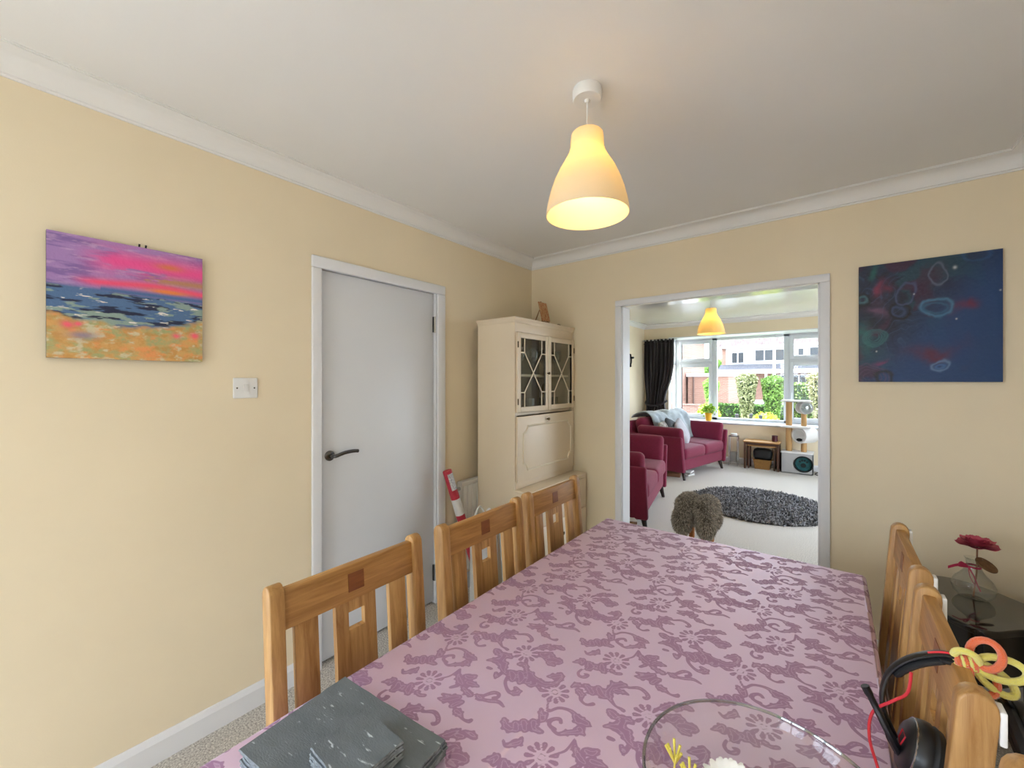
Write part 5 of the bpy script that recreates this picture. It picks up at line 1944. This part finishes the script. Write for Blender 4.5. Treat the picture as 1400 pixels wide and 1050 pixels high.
# top pod with a mirror-like bubble
pd = B()
M = Matrix.Translation((1.660, 4.98, 1.015)) @ Matrix.Rotation(.45, 4, 'Z')
pd.lathe([(.085, -.075), (.095, -.075), (.098, -.05), (.098, .07), (.085, .085), (0, .085), (0, .07), (.082, .07), (.085, -.05)], 36, axis='y', closed=False).xf(M)
pdo = pd.done('pod', MATS['plush_grey'], ct, True, smooth=True)
BUB = thin_glass('pod_bubble', (0.75, 0.85, 0.85), .25, .8)
B().sphere((0, -.055, 0), .084, 24, 14, (1, .55, 1)).xf(M).done('bubble', BUB, pdo, True, smooth=True)
B().sphere((0, 0, -.03), .06, 16, 10, (1, 1, .4)).xf(M).done('pod_cushion', MATS['teal_pad'], pdo, True, smooth=True)
mat('toy_black', '#141414', .8)
o = B().sphere((1.60, 4.93, .518), .030, 12, 8, (1.3, 1, .8)).done('toy_mouse', MATS['toy_black'], None, smooth=True)
tag(o, 'small black toy lying in the cat tree tunnel', 'toy')

# sockets and cable at the right
so = thing('power_adapter', 'pale plug adapter on the floor beside the cat tree', 'plug', (1.86, 5.05, 0))
box('adapter_body', (1.83, 1.92, 5.03, 5.09, 0, .05), MATS['easel_wood'], so, True, bev=.006)
o = B().tube(cat_spline([(1.83, 5.05, .02), (1.80, 4.95, .006), (1.86, 4.86, .006), (1.98, 4.84, .006), (2.15, 4.9, .006)], 8), .006, 8).done('floor_cable', MATS['rubber_black'], None, smooth=True)
tag(o, 'black cable lying on the carpet beside the cat tree', 'cable')

# ---------------------------------------------------------------- window sill items
mat('pot_yellow', '#f0b41e', .4)
pt = thing('flower_pot', 'yellow pot with a leafy plant on the bay window sill', 'pot plant', (.215, 5.30, SILL))
B().lathe([(0, 0), (.045, 0), (.062, .13), (.066, .13), (.066, .15), (.060, .15), (.055, .12), (0, .12)], 24).done('pot', MATS['pot_yellow'], pt, smooth=True)
attr_mat('leaf', rough=.6, spec=.3)


def leafmesh(P, size, seed, cols, flat=.5):
    rs = np.random.RandomState(seed)
    n = len(P)
    d = rs.normal(0, 1, (n, 3))
    d[:, 2] *= flat
    d /= np.linalg.norm(d, axis=1)[:, None]
    s = np.cross(d, rs.normal(0, 1, (n, 3)))
    s /= np.linalg.norm(s, axis=1)[:, None]
    L = size * (1 + rs.uniform(-.4, .4, n))[:, None]
    V = np.stack([P - d * L * .5, P + s * L * .3, P + d * L * .5, P - s * L * .3], 1).reshape(-1, 3)
    F = (np.arange(n)[:, None] * 4 + np.arange(4)).tolist()
    c0, c1 = np.array(lin(cols[0])), np.array(lin(cols[1]))
    t = rs.rand(n)[:, None]
    return V, F, np.repeat(c0 * (1 - t) + c1 * t, 4, axis=0)


rs = np.random.RandomState(3)
P = rs.normal(0, 1, (260, 3)) * np.array([.055, .05, .045]) + np.array([0, 0, .22])
V, F, C = leafmesh(P, .05, 4, ('#5f9a2a', '#b5d24a'))
pyd('foliage', V, F, MATS['leaf'], pt, colors=C)
for k in range(5):
    B().tube([(0, 0, .11), (.05 * math.cos(k * 1.3), .04 * math.sin(k * 1.3), .22)], .003, 5).done('stem', mat('stem_green', '#5a7a2c', .7), pt)
# ---------------------------------------------------------------- outdoors
GZ = -.25
mat('paving', '#b7b2aa', .9, var=.08, vs=.8, bump=.2, bs=12)
mat('grass', '#6f8a45', .95, c2='#8aa35a', vs=3)
mat('road', '#8e8e90', .9, var=.06, vs=2)
struct('ground', B().box(-40, 40, 5.85, 90, GZ - .3, GZ), MATS['paving'])
struct('ground_garden', B().box(-40, 40, -40, BY - .15, -.4, -.05).box(-40, -1.1, BY - .15, 5.85, -.4, -.05).box(LRX + .16, 40, BY - .15, 5.85, -.4, -.05), MATS['paving'])
o = B().box(-1.2, 6, 6.0, 9.9, GZ, GZ + .02).done('front_lawn', MATS['grass'], None)
tag(o, 'front lawn under the bay window', 'lawn', kind='structure')
o = B().box(-40, 40, 13, 19, GZ, GZ + .012).done('road', MATS['road'], None)
tag(o, 'grey road beyond the hedge', 'road', kind='structure')


def shrub(name, label, cat, loc, fn, n, leaf, cols, seed, core=None, trunks=None, group=None):
    """leafy plant: fn(rs,n) gives points; trunks = list of polylines"""
    t = thing(name, label, cat, loc, group=group)
    rs = np.random.RandomState(seed)
    V, F, C = leafmesh(fn(rs, n), leaf, seed + 1, cols, .9)
    pyd('foliage', V, F, MATS['leaf'], t, colors=C)
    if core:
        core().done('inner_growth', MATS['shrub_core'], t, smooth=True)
    for tr in trunks or []:
        B().tube(cat_spline(tr, 4), [.018] * (4 * (len(tr) - 1) + 1), 6).done('stem', MATS['twig'], t, smooth=True)
    return t


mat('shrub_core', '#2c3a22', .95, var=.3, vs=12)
mat('twig', '#b9a88e', .9)


def boxpts(sx, sy, h):
    def fn(rs, n):
        p = rs.uniform(-1, 1, (n, 3))
        k = rs.randint(0, 3, n)
        face = rs.choice([-1, 1], n)
        p[np.arange(n), k] = face * rs.uniform(.94, 1.02, n)
        p[:, 2] = np.abs(p[:, 2]) if False else (p[:, 2] + 1) / 2
        return p * np.array([sx, sy, h])
    return fn


def conepts(r0, r1, z0, z1, dome=.1):
    def fn(rs, n):
        t = rs.rand(n) ** .75
        a = rs.rand(n) * 2 * PI
        r = (r0 + (r1 - r0) * t) * np.sqrt(rs.uniform(.72, 1.05, n))
        top = rs.rand(n) < .22
        r = np.where(top, r1 * np.sqrt(rs.rand(n)), r)
        z = np.where(top, z1 + dome * (1 - (r / r1) ** 2) + rs.normal(0, .02, n), z0 + (z1 - z0) * t)
        return np.stack([r * np.cos(a), r * np.sin(a), z], 1)
    return fn


GR = ('#3c5a26', '#6f8f45')
GR2 = ('#5f7a3a', '#9db56a')
DRY = ('#7d7a52', '#b9b28c')
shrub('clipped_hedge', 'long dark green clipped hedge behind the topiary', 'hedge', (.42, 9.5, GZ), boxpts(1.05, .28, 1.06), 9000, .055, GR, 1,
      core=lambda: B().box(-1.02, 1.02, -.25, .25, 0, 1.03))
shrub('clipped_hedge', 'taller pale green hedge on the right of the window view', 'hedge', (1.85, 10.2, GZ), boxpts(.85, .3, 1.62), 8000, .055, GR2, 2,
      core=lambda: B().box(-.82, .82, -.27, .27, 0, 1.58))
stem = lambda r, z: [[(0.03 * math.cos(k), .03 * math.sin(k), 0), (r * .5 * math.cos(k * 1.3), r * .5 * math.sin(k * 1.3), z * .5), (r * math.cos(k * 1.3), r * math.sin(k * 1.3), z)] for k in range(6)]
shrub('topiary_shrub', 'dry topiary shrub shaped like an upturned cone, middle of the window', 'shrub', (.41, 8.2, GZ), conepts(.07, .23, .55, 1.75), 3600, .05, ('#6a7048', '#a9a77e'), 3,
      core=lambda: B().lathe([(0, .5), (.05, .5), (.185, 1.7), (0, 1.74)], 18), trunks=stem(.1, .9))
shrub('topiary_shrub', 'round green topiary shrub right of the dry one', 'shrub', (.93, 8.3, GZ), conepts(.08, .24, .5, 1.68), 3600, .05, ('#48682c', '#86a552'), 4,
      core=lambda: B().lathe([(0, .45), (.06, .45), (.19, 1.62), (0, 1.66)], 18), trunks=stem(.1, .8))
shrub('topiary_shrub', 'pale twiggy topiary shrub at the right edge of the window', 'shrub', (1.82, 8.2, GZ), conepts(.07, .27, .4, 1.76), 3600, .05, DRY, 5,
      core=lambda: B().lathe([(0, .5), (.05, .5), (.19, 1.68), (0, 1.7)], 18), trunks=stem(.14, 1.0))
shrub('topiary_shrub', 'small bright green topiary ball behind the left casement', 'shrub', (-.53, 9.0, GZ), conepts(.06, .20, .75, 1.6, .16), 2400, .05, ('#5f8a35', '#9cc25a'), 6,
      core=lambda: B().lathe([(0, .7), (.05, .72), (.16, 1.55), (0, 1.65)], 18), trunks=stem(.06, .9))


def ball(sx, sy, sz, z):
    def fn(rs, n):
        d = rs.normal(0, 1, (n, 3))
        d /= np.linalg.norm(d, axis=1)[:, None]
        return d * np.array([sx, sy, sz]) * rs.uniform(.6, 1.05, (n, 1)) + np.array([0, 0, z])
    return fn


YG = ('#b9c83a', '#e9e96a')
shrub('golden_shrub', 'low golden yellow shrub below the middle pane', 'shrub', (.90, 7.2, GZ), ball(.28, .22, .30, .72), 1800, .06, YG, 7, trunks=stem(.1, .7))
shrub('golden_shrub', 'yellow-green shrub behind the yellow pot', 'shrub', (-.20, 7.2, GZ), ball(.24, .2, .26, .92), 1600, .06, ('#9ab83a', '#dfe76a'), 8, trunks=stem(.1, .8))

mat('solar_black', '#2a2a2c', .5)
for k, (x, y) in enumerate(((.515, 6.3), (.735, 6.5), (.925, 6.25))):
    t = thing('solar_light', ('left', 'middle', 'right')[k] + ' of three small dark garden lights outside the window', 'garden light', (x, y, GZ + .02), group='garden lights')
    B().tube([(0, 0, 0), (0, 0, .93)], .008, 6).done('stake', MATS['solar_black'], t)
    B().lathe([(0, .90), (.022, .92), (.034, .985), (.036, 1.0), (.020, 1.01), (0, 1.012)], 12).done('lantern', MATS['solar_black'], t, smooth=True)


def brick_mat(name, c1, c2, mortar, sc=1.0):
    m, ntr, p = nmat(name)
    N, L = ntr.nodes, ntr.links
    tc = N.new('ShaderNodeTexCoord')
    mp = N.new('ShaderNodeMapping')
    mp.inputs['Rotation'].default_value = (PI / 2, 0, 0)
    L.new(tc.outputs['Object'], mp.inputs[0])
    b = N.new('ShaderNodeTexBrick')
    b.inputs['Color1'].default_value = (*lin(c1), 1)
    b.inputs['Color2'].default_value = (*lin(c2), 1)
    b.inputs['Mortar'].default_value = (*lin(mortar), 1)
    b.inputs['Scale'].default_value = 1.0
    b.inputs['Brick Width'].default_value = .225 * sc
    b.inputs['Row Height'].default_value = .075 * sc
    b.inputs['Mortar Size'].default_value = .008
    L.new(mp.outputs[0], b.inputs['Vector'])
    L.new(b.outputs[0], p.inputs['Base Color'])
    p.inputs['Roughness'].default_value = .9
    return m


brick_mat('red_brick', '#805a4b', '#704a3c', '#8a7c70')
mat('render_white', '#bcc4c5', .9)
mat('roof_tile', '#4c403c', .9, c2='#6a5a54', vs=2.2, stretch=(3, 1, 1))
mat('porch_tile', '#3c3b40', .9, c2='#4a494e', vs=3)
mat('fascia_white', '#e6e6e6', .6)
mat('far_glass', '#1c2226', .3)
mat('garage_blue', '#4f7488', .6)
mat('brown_pipe', '#4a342c', .6)
HYf = 40.0


def far_window(parent, x0, x1, z0, z1, y, lights=2):
    w = .07
    fr = B()
    fr.box(x0, x0 + w, y - .06, y, z0, z1).box(x1 - w, x1, y - .06, y, z0, z1).box(x0, x1, y - .06, y, z1 - w, z1).box(x0, x1, y - .08, y, z0 - .03, z0 + w)
    for k in range(1, lights):
        xm = x0 + (x1 - x0) * k / lights
        fr.box(xm - w / 2, xm + w / 2, y - .06, y, z0, z1)
    fr = fr.done('window', MATS['fascia_white'], parent, True)
    for k in range(lights):
        a = x0 + (x1 - x0) * k / lights + .05
        c = x0 + (x1 - x0) * (k + 1) / lights - .05
        B().box(a, c, y - .03, y - .02, z0 + w, z1 - w).done('pane', MATS['far_glass'], fr, True)


ho = thing('house', 'white rendered house across the road with tiled roof', 'house', (0, HYf, GZ))
B().box(-5.9, 9, HYf, HYf + 7, 2.55, 4.75).done('upper_wall', MATS['render_white'], ho, True)
B().box(-6.25, 9, HYf + .02, HYf + 7, GZ, 2.55).box(-6.25, -5.9, HYf - .05, HYf + 7, 2.55, 4.75).done('brick_wall', MATS['red_brick'], ho, True)
B().poly([(-6.5, HYf - .4, 4.62), (9.3, HYf - .4, 4.62), (9.3, HYf + 3.5, 7.4), (-6.5, HYf + 3.5, 7.4), (-6.5, HYf + 7.4, 4.62), (9.3, HYf + 7.4, 4.62),
          (-6.5, HYf - .4, 4.5), (9.3, HYf - .4, 4.5), (9.3, HYf + 7.4, 4.5), (-6.5, HYf + 7.4, 4.5)],
         [(0, 1, 2, 3), (3, 2, 5, 4), (6, 7, 1, 0), (0, 3, 4, 9, 6), (1, 7, 8, 5, 2), (9, 8, 7, 6), (4, 5, 8, 9)]).done('roof', MATS['roof_tile'], ho, True)
B().box(-6.5, 9.3, HYf - .46, HYf - .4, 4.48, 4.66).done('gutter', MATS['fascia_white'], ho, True)
B().prism([(HYf, 2.98), (HYf - 1.5, 2.45), (HYf - 1.5, 2.38), (HYf, 2.38)], -6.35, 9.2, 'x').done('porch_roof', MATS['porch_tile'], ho, True)
B().box(-6.4, 9.25, HYf - 1.58, HYf - 1.5, 2.12, 2.45).done('porch_fascia', MATS['fascia_white'], ho, True)
for x in (-2.5, 1.6, 5.2):
    B().box(x - .08, x + .08, HYf - 1.5, HYf - 1.34, GZ, 2.12).done('porch_post', MATS['fascia_white'], ho, True)
far_window(ho, -5.45, -4.35, 3.05, 4.15, HYf, 2)
far_window(ho, -3.55, -1.25, 3.20, 4.30, HYf, 3)
far_window(ho, -.35, .15, 3.60, 4.30, HYf, 1)
far_window(ho, .45, 2.2, 3.20, 4.35, HYf, 2)
far_window(ho, -5.7, -4.2, .9, 2.0, HYf, 3)
far_window(ho, -1.9, .6, .7, 2.0, HYf, 3)

gb = thing('brick_garage', 'low red brick building with a white flat roof edge, behind the left casement', 'building', (-4.4, 25, GZ))
B().box(-5.35, -3.0, 25, 29, GZ, 1.72).done('wall', MATS['red_brick'], gb, True)
B().box(-5.42, -2.93, 24.88, 29.1, 1.72, 1.92).done('flat_roof', MATS['fascia_white'], gb, True)
B().tube([(-5.0, 24.95, 1.72), (-5.0, 24.95, GZ)], .05, 8).done('downpipe', MATS['brown_pipe'], gb, True)
far_window(gb, -4.15, -3.72, .55, 1.35, 25, 1)
nb = thing('neighbour_house', 'red brick house with pale blue garage door, seen past the curtain', 'house', (-7.3, 22, GZ))
B().box(-9.5, -5.5, 22, 30, GZ, 4.2).done('wall', MATS['red_brick'], nb, True)
B().box(-9.7, -5.3, 21.8, 30.2, 4.2, 4.4).done('eaves', MATS['fascia_white'], nb, True)
B().prism([(-9.7, 4.4), (-5.3, 4.4), (-7.5, 6.6)], 21.8, 30.2, 'y').done('roof', MATS['roof_tile'], nb, True)
B().box(-7.6, -5.55, 21.94, 22.0, GZ, 1.45).done('garage_door', MATS['garage_blue'], nb, True)
B().box(-8.0, -5.45, 21.4, 22.0, 1.62, 1.80).done('canopy', MATS['fascia_white'], nb, True)
mat('bin_green', '#5f9a78', .6)
o = B().prism([(-5.55, GZ), (-5.0, GZ), (-4.92, .72), (-5.62, .72)], 20.6, 21.2, 'y').box(-5.66, -4.88, 20.55, 21.25, .72, .80, bev=.02).done('wheelie_bin', MATS['bin_green'], None)
tag(o, 'green wheelie bin in front of the brick house', 'bin')
o = B().box(-6.6, -2.6, 17.6, 17.85, GZ, .28).box(-6.65, -2.55, 17.55, 17.9, .28, .34).done('garden_wall', MATS['red_brick'], None)
tag(o, 'low brick garden wall across the road', 'wall')
lp = thing('lamp_post', 'tall pale street lamp post in front of the white house', 'lamp post', (-1.1, 30, GZ))
B().tube([(0, 0, 0), (0, 0, 2.2), (0, 0, 7)], [.11, .09, .05], 10).done('column', MATS['fascia_white'], lp, smooth=True)
B().tube(cat_spline([(0, 0, 7), (0, -.3, 7.3), (0, -1, 7.35)], 4), .04, 8).done('arm', MATS['fascia_white'], lp, smooth=True)
B().box(-.12, .12, -1.5, -.9, 7.28, 7.42, bev=.03).done('lantern', MATS['fascia_white'], lp)


def tree(label, loc, h, r, cols, seed):
    t = thing('tree', label, 'tree', loc)
    rs = np.random.RandomState(seed)
    P = ball(r, r, r * .9, h)(rs, 3500)
    V, F, C = leafmesh(P, .5, seed, cols, .9)
    pyd('crown', V, F, MATS['leaf'], t, colors=C)
    B().tube([(0, 0, 0), (.1, 0, h * .6), (0, 0, h)], [.25, .18, .08], 8).done('trunk', MATS['brown_pipe'], t)


tree('dark purple-leaved tree beyond the brick garage', (-12.2, 50, GZ), 2.6, 1.6, ('#4a4658', '#6f6c82'), 11)
tree('bright green tree beyond the brick garage', (-8.2, 48, GZ), 2.5, 1.7, ('#6f9a45', '#a9c878'), 12)
tree('green tree in the back garden', (2.5, -14, -.05), 3.2, 2.0, ('#4f7a35', '#86a85a'), 13)
mat('fence_wood', '#a58d6e', .9, var=.1, vs=4)
fe = thing('garden_fence', 'wooden board fence at the end of the back garden', 'fence', (0, -17, -.05))
bd = None
for k in range(60):
    if bd is None:
        bd = B().box(-.09, .09, -.012, .012, 0, 1.75).done('board', MATS['fence_wood'], fe)
    else:
        q = bd.copy()
        col.objects.link(q)
        q.parent = fe
        bd_ = q
        q.location = (-6 + k * .2, 0, 0)
bd.location = (-6, 0, 0)
